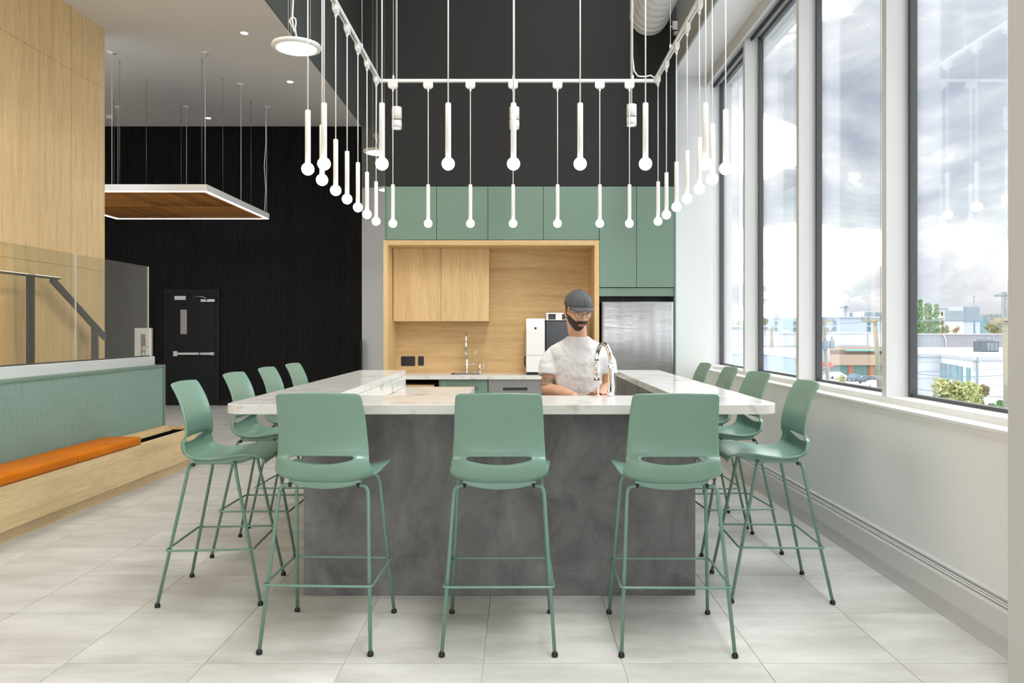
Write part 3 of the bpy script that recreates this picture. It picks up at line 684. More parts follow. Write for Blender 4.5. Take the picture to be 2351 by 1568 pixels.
MB().box((n0+.016, y0_+.02, .755), (n1-.018, y1_-.02, .772)).build('shelf', M['blackpaint'], nb)
wbx = MB().box((n0+.05, y0_+.03, .7725), (n1-.06, y0_+.3, .80)).build('serving_tray', M['wx']); tag(wbx, 'pale wooden tray in the dark niche under the worktop', 'tray')
dwz = thing('dishwasher', 'stainless dishwasher with a recessed pocket handle', 'dishwasher', ((n2+n3)/2, 9.28, 0))
px0, px1, pz0, pz1 = kx(1154.5), kx(1211), kz(897), kz(882.5)
k_ = MB(); fy = y0_-.006
k_.box((n2+.004, fy, .10), (px0, fy+.02, .864)); k_.box((px1, fy, .10), (n3-.006, fy+.02, .864)); k_.box((px0, fy, .10), (px1, fy+.02, pz0)); k_.box((px0, fy, pz1), (px1, fy+.02, .864))
k_.build('front_panel', M['steeldark'], dwz)
MB().box((px0, fy+.018, pz0), (px1, fy+.024, pz1)).build('pocket_back', M['darkmetal'], dwz)
MB().box((px0, fy+.002, (pz0+pz1)/2), (px1, fy+.016, pz1)).build('pocket_lip', M['steeldark'], dwz)
MB().box((n2+.004, fy+.026, 0.0), (n3-.006, y1_, .864)).build('body', M['blackpaint'], dwz)
b2 = thing('base_cabinet', 'plain green base cabinet between the dishwasher and the refrigerator', 'cabinet', ((n3+n4)/2, 9.28, 0))
MB().box((n3+.006, y0_+.022, .10), (n4, y1_, .866)).build('carcass', M['cab'], b2); MB().box((n3+.008, y0_, .105), (n4-.002, y0_+.02, .860)).build('door', M['cab'], b2, .001); MB().box((n3+.006, y0_+.06, 0), (n4, y1_, .10)).build('plinth', M['blackpaint'], b2)
# tap on the back counter
d = 9.48; x = PX(1072, d)
t1 = thing('kitchen_tap', 'tall chrome gooseneck tap behind the back sink', 'tap', (x, d, .915))
MB().lathe([(.026, .915), (.026, .922), (.019, .926), (.019, 1.08), (.015, 1.085)], (x, d, 0), 18).build('body', M['chrome'], t1)
k_ = MB(); k_.tube([(x, d, 1.08), (x, d, 1.31)]+arc((x, d-.09, 1.31), .09, 0, PI, 14, (0, 1, 0))+[(x, d-.18, 1.27)], .011, 12); k_.build('spout', M['chrome'], t1)
MB().lathe([(.012, 1.30), (.016, 1.28), (.016, 1.14), (.012, 1.135)], (x, d-.18, 0), 14).build('spray_head', M['chrome'], t1)
k_ = MB(); k_.lathe([(.010, .0), (.010, .045), (.013, .047), (.013, .075), (.0, .077)], (x+.018, d, 1.02), 12, True, 'x'); k_.tube([(x+.08, d, 1.02), (x+.084, d-.01, 1.04)], .005, 8); k_.build('lever', M['chrome'], t1)
x = PX(1102, d)
t2 = thing('filter_tap', 'small thin chrome drinking water tap beside the tall tap', 'tap', (x, d, .915))
k_ = MB(); k_.lathe([(.020, .915), (.020, .925), (.013, .93), (.013, .955), (.019, .965), (.019, .985), (.012, .995), (.012, 1.02), (.006, 1.025)], (x, d, 0), 14); k_.build('body', M['chrome'], t2)
MB().tube([(x, d, 1.02), (x, d, 1.145)]+arc((x-.030, d-.02, 1.145), .036, 0, PI*.95, 10, (.83, .55, 0))+[(x-.062, d-.041, 1.12)], .0048, 8).build('spout', M['chrome'], t2)
k_ = MB(); k_.tube([(x+.01, d, .975), (x+.045, d, .977)], .006, 8); k_.tube([(x+.045, d, .97), (x+.047, d, 1.01)], [.008, .006], 8); k_.sphere((x+.047, d, 1.015), .009, 10, 6); k_.build('lever', M['chrome'], t2)
# outlets
def outlet(pxa, pxb, pya, pyb, label, n):
    xa, xb = PX(pxa, 9.575), PX(pxb, 9.575); za, zb = PZ(pyb, 9.575), PZ(pya, 9.575)
    o = thing('wall_outlet', label, 'outlet', ((xa+xb)/2, 9.58, za)); MB().box((xa, 9.572, za), (xb, 9.58, zb)).build('cover_plate', M['blackplastic'], o, .001)
    w = (xb-xa)/n
    for k in range(n):
        c = xa+w*(k+.5); f = MB().box((c-.017, 9.568, za+.028), (c+.017, 9.572, zb-.028)).build('socket', M['blackplastic'], o, .001)
        h_ = MB()
        for q in (.35, .65):
            zz = za+(zb-za)*q
            h_.box((c-.008, 9.5668, zz-.006), (c-.005, 9.5682, zz+.006)); h_.box((c+.005, 9.5668, zz-.006), (c+.008, 9.5682, zz+.006)); h_.box((c-.002, 9.5668, zz-.012), (c+.002, 9.5682, zz-.008))
        h_.build('slot', M['darkmetal'], f)
outlet(921, 953, 818, 840, 'wide black outlet plate on the oak backsplash', 3)
outlet(960, 973, 818, 839, 'narrow black outlet plate beside the wide one', 1)
# coffee station
d = 9.08
cm_ = thing('milk_cooler', 'tall white cooler unit standing left of the coffee machine', 'cooler', (PX(1229, d), 9.2, .915))
xa, xb, zt_ = PX(1208, d), PX(1251, d), PZ(731, d)
k_ = MB(); k_.add([(xa, d+.0, .945), (xb, d, .945), (xb, 9.5, .945), (xa, 9.5, .945), (xa, d, zt_-.10), (xb, d, zt_-.10), (xb, d+.05, zt_), (xa, d+.05, zt_), (xb, 9.5, zt_), (xa, 9.5, zt_)],
     [(0, 3, 2, 1), (0, 1, 5, 4), (4, 5, 6, 7), (7, 6, 8, 9), (0, 4, 7, 9, 3), (1, 2, 8, 6, 5), (2, 3, 9, 8)])
k_.build('body', M['softwhite'], cm_, .004)
MB().box((xa+.004, d-.010, PZ(816, d)), (xb-.004, d, PZ(760, d))).build('door', M['softwhite'], cm_, .003)
MB().box((xa+.004, d-.010, .948), (xb-.004, d, PZ(817, d))).build('drawer', M['softwhite'], cm_, .003)
MB().lathe([(.012, -.006), (.012, .002)], (PX(1229.5, d), d-.001, PZ(753.5, d)), 16, True, 'y').build('lock', M['blackplastic'], cm_)
MB().box((xa+.005, d+.01, .916), (xb-.005, 9.49, .945)).build('base', M['blackplastic'], cm_)
c2 = thing('coffee_machine', 'black and white coffee machine half hidden behind the man', 'coffee machine', (PX(1277, d), 9.2, .915))
xa, xb = PX(1252.5, d), PX(1318, d); zc, zd = PZ(735, d), PZ(718, d)
MB().box((xa, d+.02, .916), (xb, 9.5, zc-.002)).build('body', M['blackplastic'], c2, .004)
MB().box((xa+.01, d+.005, PZ(800, d)), (xb-.01, d+.02, zc-.015)).build('display', mat('screen_glass', S(58, 62, 66), .08, spec=.8), c2)
MB().box((xa, d+.0, zc-.001), (xb, 9.5, zc+.006)).build('top_rim', M['softwhite'], c2)
MB().box((xa+.03, d-.02, PZ(835, d)), (xb-.03, d+.02, PZ(812, d))).build('spout_block', M['satin'], c2, .004)
MB().box((xa+.01, d-.05, .916), (xb-.01, d+.02, .94)).build('drip_tray', M['satin'], c2, .003)
k_ = MB(); k_.box((xa+.01, d+.03, zd-.014), (xb-.01, 9.4, zd)); 
for q in (0, .40, .80): k_.box((xa+.012+q*(xb-xa-.05), d+.03, zc+.006), (xa+.012+q*(xb-xa-.05)+.02, d+.06, zd-.013))
k_.box((xa+(xb-xa)*.36, d+.025, zc+.006), (xa+(xb-xa)*.58, d+.05, zd-.012))
k_.build('hopper_lid', M['softwhite'], c2)
MB().box((xa+.014, d+.06, zc+.006), (xb-.014, 9.38, zd-.014)).build('bean_hopper', mat('smoked_hopper', S(70, 66, 62), .1), c2)
cable_ = MB().tube([(PX(1207, 9.3), 9.45, 1.12), (PX(1205, 9.3), 9.44, 1.09), (PX(1205.5, 9.3), 9.44, 1.02), (PX(1208, 9.3), 9.45, .98)], .008, 8).build('power_cord', M['blackplastic'], cm_)
# refrigerator
fx0, fx1, fz = kx(1381.5), kx(1546), kz(693)
rf = thing('refrigerator', 'stainless steel refrigerator under the tall green cabinet', 'refrigerator', ((fx0+fx1)/2, 9.1, 0))
MB().box((fx0, K+.02, .03), (fx1, K+.29, fz-.01)).build('body', M['darkmetal'], rf)
k_ = MB(); nn_ = 28; vs = []; fs = []
for i in range(nn_+1):
    u = -1+2*i/nn_; y = K-.035+.028*abs(u)**2.6+.0034*math.sin(u*9+.6)+.0022*math.sin(u*21+1)
    x = (fx0+fx1)/2+u*(fx1-fx0)/2
    for z in (.62, fz): vs.append((x, y, z))
    for z in (.62, fz): vs.append((x, K+.018, z))
for i in range(nn_):
    a = 4*i; b = a+4; fs += [(a, b, b+1, a+1), (a+2, a+3, b+3, b+2), (a+1, b+1, b+3, a+3), (a, a+2, b+2, b)]
fs += [(0, 1, 3, 2), (4*nn_, 4*nn_+2, 4*nn_+3, 4*nn_+1)]
k_.add(vs, fs, False)
for i in range(nn_): k_.sm[4*i] = True
k_.build('door', M['steel'], rf)
k2 = MB(); k2.add([(v[0], v[1], .06 if abs(v[2]-.62) < .001 else .61) for v in vs], fs); k2.build('freezer_drawer', M['steel'], rf)

# ================================================================== BAR ISLAND
YF, YN, YE = 3.843, 4.40, 7.20
XO0, XI0, XI1, XO1 = -1.470, -1.042, .889, 1.300
ZS0, ZS1 = 1.0195, 1.067
def rounded_poly(r=.11):
    p = []
    for i in range(9):
        a = PI+PI/2*i/8; p.append((XO0+r+r*math.cos(a), YF+r+r*math.sin(a)))
    for i in range(9):
        a = 1.5*PI+PI/2*i/8; p.append((XO1-r+r*math.cos(a), YF+r+r*math.sin(a)))
    p += [(XO1, YE), (XI1, YE), (XI1, YN), (XI0, YN), (XI0, YE), (XO0, YE)]
    return p
ct = MB().prism(rounded_poly(), ZS0, ZS1).build('bar_countertop', M['marble'], None, .003, 2)
tag(ct, 'white veined u-shaped bar countertop with rounded front corners', 'countertop')
bs = thing('bar_island', 'dark grey troweled concrete bar island under the white countertop', 'bar', (-.1, 5.5, 0))
BX0, BX1, BY = -1.162, .959, 4.21
MB().box((BX0, BY, 0), (BX1, BY+.12, ZS0-.0005)).build('front_panel', M['concrete'], bs, .004)
MB().box((BX0, BY+.12, 0), (XI0+.012-.02, YE-.03, ZS0-.0005)).build('side_panel', M['concrete'], bs)
MB().box((BX1-.055, BY+.12, 0), (BX1, YE-.03, ZS0-.0005)).build('side_panel', M['concrete'], bs)
lc = thing('lower_counter', 'lower white veined counter with splash riser inside the bar', 'counter', (-.72, 5.8, 0))
MB().prism([(XI0+.002, BY+.122), (-.404, BY+.122), (-.404, YE-.02), (XI0+.002, YE-.02)], .864, .914).build('worktop', M['marble'], lc, .003)
MB().box((XI0-.028, BY+.122, .9145), (XI0, YE-.0, ZS0-.001)).build('splash_riser', M['marble'], lc)
MB().box((XI0+.01, BY+.14, 0), (-.45, YE-.05, .8635)).build('cabinet_body', M['cab'], lc)
for k in range(4):
    a = BY+.16+k*.70
    dd = MB().box((-.449, a+.003, .10), (-.43, a+.697, .855)).build('door', M['cab'], lc, .001)
    MB().box((-.415, a+.2, .80), (-.405, a+.5, .812)).build('handle', M['satin'], dd)
# chrome tap on the bar
x, d = PX(1402, 4.355), 4.355
ft = thing('bar_tap', 'large chrome pull-down tap standing at the bar edge before the man', 'tap', (x, d, ZS1))
MB().lathe([(.0215, ZS1+.0005), (.0215, ZS1+.030), (.0165, ZS1+.034), (.0165, ZS1+.15), (.0145, ZS1+.155)], (x, d, 0), 22).build('body', M['chrome'], ft)
R_ = .10; zc = PZ(785.5, 4.40)-R_-.012
uu = Vector((-.30, .954, 0))
MB().tube([(x, d, ZS1+.15), (x, d, zc)]+[Vector((x, d, zc))+uu*R_+uu*(-R_*math.cos(PI*i/16))+Vector((0, 0, R_*math.sin(PI*i/16))) for i in range(17)], .0135, 14).build('neck', M['chrome'], ft)
hx, hy = x+uu.x*2*R_, d+uu.y*2*R_; zh = PZ(874, hy)
MB().lathe([(.013, zc+.005), (.0155, zc-.02), (.0155, zh+.065), (.0175, zh+.06), (.0175, zh+.004), (.015, zh)], (hx, hy, 0), 18).build('spray_head', M['chrome'], ft)
MB().box((hx-.004, hy-.019, zh+.02), (hx+.004, hy-.016, zh+.05)).build('spray_button', M['satin'], ft)
x2 = PX(1373.5, 4.36)
sd = MB(); sd.lathe([(.012, ZS1+.0005), (.012, ZS1+.006), (.0042, ZS1+.008), (.0042, ZS1+.058), (.003, ZS1+.06)], (x2, 4.36, 0), 12)
tag(sd.build('soap_pump', M['chrome']), 'slim chrome soap pump stem beside the bar tap', 'soap pump')

# ================================================================== BENCH
BXF = -3.42; BE = 8.25; BB = -3.762; BS = 2.6
bn = thing('oak_bench', 'long built-in oak bench along the ribbed green backrest', 'bench', (-3.6, 6, 0))
for a, b in ((BS, 4.40), (4.404, 7.043), (7.047, BE)): MB().box((BXF, a, .097), (BXF-.02, b, .398)).build('front_panel', M['wy'], bn)
MB().box((-3.47, BS, 0), (-3.76, BE-.04, .094)).build('plinth', M['wy'], bn)
MB().box((BXF-.02, BE-.02, .097), (BB, BE, .42)).build('end_panel', M['wx'], bn)
MB().box((BXF-.021, BS, .20), (BB, 7.06, .397)).build('seat_deck', M['wy'], bn)
MB().box((BXF-.0, 7.065, .398), (BXF-.030, BE, .406)).build('top_rim', M['wy'], bn)
MB().box((BXF-.03, BE-.12, .398), (BB, BE, .412)).build('top_rim', M['wx'], bn)
MB().box((-3.621, 7.065, .36), (BB, BE-.02, .40)).build('inner_ledge', M['wy'], bn)
MB().box((-3.70, 7.065, .40), (BB, BE-.02, .43)).build('back_ledge', M['wy'], bn)
MB().box((BXF-.021, 7.065, .24), (-3.621, BE-.02, .30)).build('recess_floor', M['blackplastic'], bn)
MB().box((BXF-.021, 7.065, .30), (BXF-.030, BE-.12, .397)).build('recess_lining', M['blackplastic'], bn)
MB().box((BXF-.03, BE-.125, .30), (-3.615, BE-.119, .397)).build('recess_lining', M['blackplastic'], bn)
MB().box((-3.615, 7.065, .30), (-3.621, BE-.12, .392)).build('recess_lining', M['blackplastic'], bn)
def cushion(y0, y1, label):
    c = MB().box((BXF+.004, y0, .3985), (BB+.008, y1, .472)).build('seat_cushion', M['orange'], None, .024, 4)
    tag(c, label, 'cushion', 'orange bench cushions')
    for p in c.data.polygons: p.use_smooth = True
cushion(4.30, 6.046, 'orange vinyl bench cushion nearer the camera, left of the seam')
cushion(6.052, 7.062, 'orange vinyl bench cushion beside the black recess, right of the seam')
br = thing('ribbed_backrest', 'sage green vertically ribbed backrest panel above the oak bench', 'backrest', (-3.81, 6, .43))
Z0, Z1 = .43, 1.07
MB().box((-3.868, BS, Z0-.02), (-3.782, 8.255, Z1-.022)).build('core', M['rib'], br)
rb = MB(); y = BS; q = .0
while y < 8.252:
    n_a = 5
    vs = [];
    for k in range(n_a+1):
        a = PI*k/n_a; vs += [(-3.782+.014*math.sin(a), y+.0095-.0095*math.cos(a), Z0), (-3.782+.014*math.sin(a), y+.0095-.0095*math.cos(a), Z1-.022)]
    rb.add(vs, [(2*k, 2*k+2, 2*k+3, 2*k+1) for k in range(n_a)], True); y += .0215
r = rb.build('rib', M['rib'], br, fix=False); r['kind'] = 'stuff'
MB().box((-3.869, BS, Z1-.022), (-3.758, 8.285, Z1)).build('top_frame', M['cab'], br)
MB().box((-3.869, 8.255, .40), (-3.758, 8.285, Z1-.022)).build('end_frame', M['cab'], br)
# ================================================================== STOOLS
def interp(keys, t):
    # smooth Catmull-Rom through (t, values...) rows
    for i in range(len(keys)-1):
        if t <= keys[i+1][0] or i == len(keys)-2:
            k0 = keys[max(i-1, 0)]; k1 = keys[i]; k2 = keys[i+1]; k3 = keys[min(i+2, len(keys)-1)]
            u = (t-k1[0])/(k2[0]-k1[0]); u = max(0, min(1, u)); r = []
            for j in range(1, len(k1)):
                m1 = (k2[j]-k0[j])/(k2[0]-k0[0])*(k2[0]-k1[0]) if k2[0] != k0[0] else 0
                m2 = (k3[j]-k1[j])/(k3[0]-k1[0])*(k2[0]-k1[0]) if k3[0] != k1[0] else 0
                r.append((2*u**3-3*u*u+1)*k1[j]+(u**3-2*u*u+u)*m1+(-2*u**3+3*u*u)*k2[j]+(u**3-u*u)*m2)
            return r
# columns: t, y, z, half width, side curl ; centre line of the moulded shell from front lip to top of back
# columns: ..., curl exponent
LOW = [(0, .256, .727, .172, .004, 2.4), (.05, .263, .740, .206, .010, 2.4), (.12, .247, .751, .233, .022, 2.4), (.20, .212, .754, .244, .032, 2.4), (.29, .160, .752, .246, .034, 2.4), (.42, .085, .745, .238, .030, 2.5),
       (.56, .000, .737, .228, .026, 2.6), (.67, -.070, .736, .222, .030, 3.0), (.76, -.125, .744, .224, .038, 3.6), (.84, -.163, .770, .2265, .044, 4.4), (.92, -.179, .806, .220, .046, 5.0), (1.0, -.181, .850, .2145, .042, 5.0)]
UPP = [(0, -.165, .862, .2135, .036, 4.4), (.07, -.157, .884, .212, .028, 3.4), (.3, -.162, .945, .207, .026, 2.8), (.55, -.182, 1.025, .203, .026, 2.6), (.8, -.211, 1.098, .198, .024, 2.6), (.94, -.229, 1.136, .194, .022, 2.6), (.985, -.235, 1.149, .188, .020, 2.6), (1.0, -.2365, 1.153, .180, .019, 2.6)]
NU = 24
def shell_pt(tab, t, u):
    y, z, w_, c, ex = interp(tab, t)
    a = interp(tab, max(0, t-.01)); b = interp(tab, min(1, t+.01))
    ty, tz = b[0]-a[0], b[1]-a[1]; l = math.hypot(ty, tz); ny, nz = tz/l, -ty/l     # normal towards the sitter
    if nz < 0 and ny < 0: ny, nz = -ny, -nz
    k = c*abs(u)**ex
    return Vector((u*w_, y+ny*k, z+nz*k))
def make_shell():
    vs = []; fs = []
    us = [-1+2*i/NU for i in range(NU+1)]
    us = [math.copysign(abs(u)**.92, u) for u in us]
    nl, nu_ = 30, 22
    SL = .66
    rows = []
    def add_row(f):
        b = len(vs)
        for u in us: vs.append(f(u))
        rows.append(b)
    for r in range(nl+1):
        t = r/nl
        def f(u, t=t):
            # the lower edge of the slot dips in the middle: squeeze the last rows downward there
            dip = max(0.0, 1-(abs(u)/SL)**2)
            te = 1-.036*(dip)
            up = max(0, (abs(u)-SL)/(1-SL))
            tt = t*te
            return shell_pt(LOW, tt, u)
        add_row(f)
    lowtop = rows[-1]
    for r in range(nu_+1):
        t = r/nu_
        def f(u, t=t):
            p = shell_pt(UPP, t, u)
            if t > .7:   # crowned top edge
                p.z += (.45-u*u)*.012*(t-.7)/.3
            return p
        add_row(f)
    n = NU+1
    for r in range(len(rows)-1):
        for i in range(NU):
            um = abs((us[i]+us[i+1])/2)
            if r == nl and um < SL: continue
            a, b = rows[r], rows[r+1]
            fs.append((a+i, a+i+1, b+i+1, b+i))
    m_ = MB(); m_.add(vs, fs, True)
    return m_
def leg_path(sx, sy):
    top = Vector((sx*.206, sy*.122, .700)); foot = Vector((sx*.248, sy*.262, .016))
    if sy < 0: a = Vector((sx*.150, sy*.112, .722)); b = Vector((sx*.180, sy*.118, .7225))
    else: a = Vector((sx*.165, sy*.105, .735)); b = Vector((sx*.186, sy*.112, .732))
    pts = [a]
    d2 = (foot-top).normalized()
    q = top+d2*.03
    c = top+Vector((0, 0, .022))
    for i in range(9):
        t = i/8; pts.append(b*(1-t)**2+c*(2*t*(1-t))+q*t*t)
    pts.append(foot); return pts
def make_stool():
    root = thing('bar_stool', 'x', 'stool', (0, 0, 0), 'sage green bar stools')
    sh = make_shell().build('seat_shell', M['stool'], root)
    so = sh.modifiers.new('thick', 'SOLIDIFY'); so.thickness = .011; so.offset = 0
    sb = sh.modifiers.new('sub', 'SUBSURF'); sb.levels = 1; sb.render_levels = 1
    be = sh.modifiers.new('edge', 'BEVEL'); be.width = .003; be.segments = 2; be.limit_method = 'ANGLE'; be.angle_limit = math.radians(50)
    # underseat pan
    vs = []; fs = []; ny, nx = 8, 10
    for j in range(ny+1):
        y = -.112+.300*j/ny
        tl = min(range(101), key=lambda q: abs(interp(LOW, .1+.68*q/100)[0]-y)); tl = .1+.68*tl/100
        wv = .168+.0*j
        for i in range(nx+1):
            u = -1+2*i/nx; x = u*wv
            lift = .020*abs(u)**2; front = .035*max(0, (j-5)/3)**1.5
            sp_ = shell_pt(LOW, tl, u*.74); lo_ = .703+lift*1.3+front; vs.append((x, y, min(lo_, sp_.z-.012))); vs.append((x, y, sp_.z-.004))
    for j in range(ny):
        for i in range(nx):
            a = 2*(j*(nx+1)+i); b = a+2; c = a+2*(nx+1); d = c+2
            fs += [(a, b, d, c), (a+1, c+1, d+1, b+1)]
    for i in range(nx):
        a = 2*i; fs.append((a, a+1, a+3, a+2)); a = 2*(ny*(nx+1)+i); fs.append((a, a+2, a+3, a+1))
    for j in range(ny):
        a = 2*(j*(nx+1)); c = a+2*(nx+1); fs.append((a, c, c+1, a+1)); a = 2*(j*(nx+1)+nx); c = a+2*(nx+1); fs.append((a, a+1, c+1, c))
    MB().add(vs, fs, True).build('seat_pan', M['stool'], root, .004)
    for sx in (-1, 1):
        for sy in (-1, 1):
            lg = MB().tube(leg_path(sx, sy), .0086, 12).build('leg', M['stoolleg'], root)
            fx, fy = sx*.248, sy*.262
            MB().lathe([(.0088, .024), (.010, .020), (.013, .016), (.0145, .010), (.014, .003), (.011, 0)], (fx+sx*.0005, fy, 0), 16).build('glide', M['blackplastic'], lg)
            
            if sy < 0:
                a = leg_path(sx, sy)[0]; MB().tube([a+Vector((sx*.004, 0, 0)), a+Vector((sx*.016, sy*.002, 0))], .0105, 10).build('socket', M['blackplastic'], root)
    hx, hy, zr, rc = .2455, .2225, .292, .018
    pts = []
    for cxs, cys, a0 in ((1, 1, 0), (-1, 1, PI/2), (-1, -1, PI), (1, -1, 1.5*PI)):
        for i in range(6):
            a = a0+PI/2*i/5; pts.append((cxs*(hx-rc)+rc*math.cos(a), cys*(hy-rc)+rc*math.sin(a), zr))
    MB().tube(pts, .0059, 10, closed=True).build('footrest', M['stoolleg'], root)
    return root
stools = [
    (-.890, 3.700, -2.2, 'sage bar stool at the left end of the front of the bar'),
    (-.088, 3.683, 0.0, 'sage bar stool in the middle of the front of the bar'),
    (.705, 3.675, -.8, 'sage bar stool at the right end of the front of the bar'),
    (-1.622, 4.292, -86.6, 'sage bar stool nearest the camera on the bench side of the bar'),
    (-1.670, 5.155, -90, 'second sage bar stool from the camera on the bench side of the bar'),
    (-1.690, 5.885, -90, 'third sage bar stool from the camera on the bench side of the bar'),
    (-1.690, 6.565, -91, 'farthest sage bar stool on the bench side of the bar'),
    (1.395, 4.335, 87.7, 'sage bar stool nearest the camera on the window side of the bar'),
    (1.405, 5.205, 94.5, 'second sage bar stool from the camera on the window side of the bar'),
    (1.390, 5.865, 90, 'third sage bar stool from the camera on the window side of the bar'),
    (1.385, 6.640, 90, 'farthest sage bar stool on the window side of the bar')]
proto = make_stool()
for i, (x, y, a, lab) in enumerate(stools):
    o = proto if i == 0 else copy_tree(proto)
    o.location = (x, y, 0); o.rotation_euler = (0, 0, math.radians(a)); o['label'] = lab

# ================================================================== PERSON
skin = mat('skin', S(206, 158, 128), 0.5, spec=0.4); skin.node_tree.nodes['Principled BSDF'].inputs['Subsurface Weight'].default_value = 0.0
skin, n_, r_, v_ = noisy(skin, S(200, 150, 120), S(212, 166, 136), (1, 1, 1), 22, 4)
shirt = noisy(mat('white_cotton', S(222, 222, 222), 0.85, spec=0.2), S(216, 216, 217), S(228, 228, 228), (1, 1, .35), 14, 4, bump=0.5, bscale=7)[0]
hairm = mat('dark_hair', S(52, 42, 36), 0.7)
capm = noisy(mat('grey_cap', S(82, 83, 86), 0.75), S(74, 75, 78), S(90, 91, 94), (1, 1, 1), 60, 3)[0]
trous = mat('dark_trousers', S(40, 42, 48), 0.85)
PCX, PCY = .372, 4.86
per = thing('person', 'man in grey cap, glasses and white t-shirt working behind the bar', 'person', (PCX, PCY, 0))
def ring_loft(mb, secs, seg=28, powr=2.0):
    # secs: (centre, rx, ry) horizontal ellipses, closed at both ends
    vs = []; fs = []
    for c, rx, ry in secs:
        for k in range(seg):
            a = 2*PI*k/seg; ca, sa = math.cos(a), math.sin(a)
            e_ = 2/powr
            vs.append((c[0]+rx*math.copysign(abs(ca)**e_, ca), c[1]+ry*math.copysign(abs(sa)**e_, sa), c[2]))
    n = len(secs)
    for i in range(n-1):
        for k in range(seg): fs.append((i*seg+k, i*seg+(k+1) % seg, (i+1)*seg+(k+1) % seg, (i+1)*seg+k))
    fs.append(list(range(seg))[::-1]); fs.append([(n-1)*seg+k for k in range(seg)])
    mb.add(vs, fs, True)
def limb(mb, pts, rs, seg=16):
    # tapered tube with rounded ends
    P_ = [Vector(p) for p in pts]; d0 = (P_[0]-P_[1]).normalized(); d1 = (P_[-1]-P_[-2]).normalized()
    pp = [P_[0]+d0*rs[0]*.85, P_[0]+d0*rs[0]*.5]+P_+[P_[-1]+d1*rs[-1]*.5, P_[-1]+d1*rs[-1]*.85]
    rr = [rs[0]*.45, rs[0]*.85]+list(rs)+[rs[-1]*.85, rs[-1]*.45]
    mb.tube(pp, rr, seg)
def smoothpath(pts, n=6):
    ks = [(i, *p) for i, p in enumerate(pts)]; out = []
    for i in range((len(pts)-1)*n+1): out.append(Vector(interp(ks, i/n)))
    return out
def taper(rs, n=6):
    ks = [(i, r) for i, r in enumerate(rs)]
    return [interp(ks, i/n)[0] for i in range((len(rs)-1)*n+1)]
HC = Vector((.366, 4.765, 1.549))
HR = Matrix.Rotation(math.radians(17), 3, 'Z') @ Matrix.Rotation(math.radians(13), 3, 'X')
def head_local(th, ph, off=0.0):
    # th polar from crown, ph azimuth with 0 = face (-Y), + = +X
    dx, dy, dz = math.sin(th)*math.sin(ph), -math.sin(th)*math.cos(ph), math.cos(th)
    a, bf, bb_, c = .0745, .094, .098, .119
    x = dx*a; y = dy*(bf if dy < 0 else bb_); z = dz*c
    fr = max(0, -dy)
    lowf = max(0.0, min(1, (-dz+.05)/1.0))
    x *= 1-.34*lowf**1.6
    if dy > 0: y *= 1-.35*lowf
    else: y *= 1-.04*lowf
    if dz > .3 and dy < 0: y *= 1-.10*(dz-.3)
    g = lambda px, pz, sx, sz: math.exp(-((x-px)/sx)**2-((z-pz)/sz)**2)*(1 if dy < 0 else 0)
    d = 0
    d += .021*math.exp(-(x/.0105)**2)*(1 if dy < 0 else 0)*max(0, min(1, (z+.045)/.012))*max(0, min(1, (.028-z)/.055))   # nose
    d += .006*(g(.012, -.030, .008, .008)+g(-.012, -.030, .008, .008))
    d -= .0085*(g(.031, .006, .016, .011)+g(-.031, .006, .016, .011))        # sockets
    d += .0045*(g(.03, .030, .026, .009)+g(-.03, .030, .026, .009))          # brow
    d += .004*(g(.042, -.018, .02, .018)+g(-.042, -.018, .02, .018))         # cheeks
    d += .0055*g(0, -.060, .020, .006)+.0055*g(0, -.0725, .017, .006)-.004*g(0, -.0665, .022, .0025)
    d += .009*g(0, -.098, .020, .014)                                        # chin
    y -= d
    v = Vector((x, y, z))
    if off: v += Vector((dx, dy, dz))*off
    return v
def head_w(v): return HC+HR @ v
body = MB()
nt_, np_ = 56, 72
vs = [head_w(head_local(0.001, 0))]; fs = []
for i in range(1, nt_):
    for k in range(np_): vs.append(head_w(head_local(PI*i/nt_, 2*PI*k/np_)))
vs.append(head_w(head_local(PI-.001, 0)))
for k in range(np_): fs.append((0, 1+k, 1+(k+1) % np_))
for i in range(nt_-2):
    for k in range(np_): fs.append((1+i*np_+k, 1+(i+1)*np_+k, 1+(i+1)*np_+(k+1) % np_, 1+i*np_+(k+1) % np_))
for k in range(np_): fs.append((len(vs)-1, 1+(nt_-2)*np_+(k+1) % np_, 1+(nt_-2)*np_+k))
body.add(vs, fs, True)
for sx in (-1, 1):   # ears
    e0 = head_w(Vector((sx*.076, .010, -.002))); 
    limb(body, [head_w(Vector((sx*.074, .004, -.028))), head_w(Vector((sx*.080, .012, -.006))), head_w(Vector((sx*.082, .018, .016)))], [.008, .011, .011], 12)
limb(body, [(.372, 4.865, 1.30), (.371, 4.84, 1.40), head_w(Vector((0, .03, -.05)))], [.068, .056, .060], 20)
ring_loft(body, [((PCX, PCY, .86), .13, .09), ((PCX, PCY, 1.05), .125, .09), ((PCX, PCY, 1.22), .15, .095), ((PCX, PCY, 1.31), .13, .07), ((PCX, PCY, 1.35), .06, .05)])
SL_, SR_ = Vector((.210, 4.87, 1.292)), Vector((.532, 4.87, 1.292))
EL_, ER_ = Vector((.180, 4.81, 1.068)), Vector((.562, 4.84, 1.075))
WL_, WR_ = Vector((.330, 4.60, 1.044)), Vector((.492, 4.60, 1.040))
for s_, e_, w_ in ((SL_, EL_, WL_), (SR_, ER_, WR_)):
    limb(body, smoothpath([s_.lerp(e_, .16), s_.lerp(e_, .55), e_]), taper([.043, .045, .041]))
    limb(body, smoothpath([e_, e_.lerp(w_, .35), w_]), taper([.041, .042, .027]))
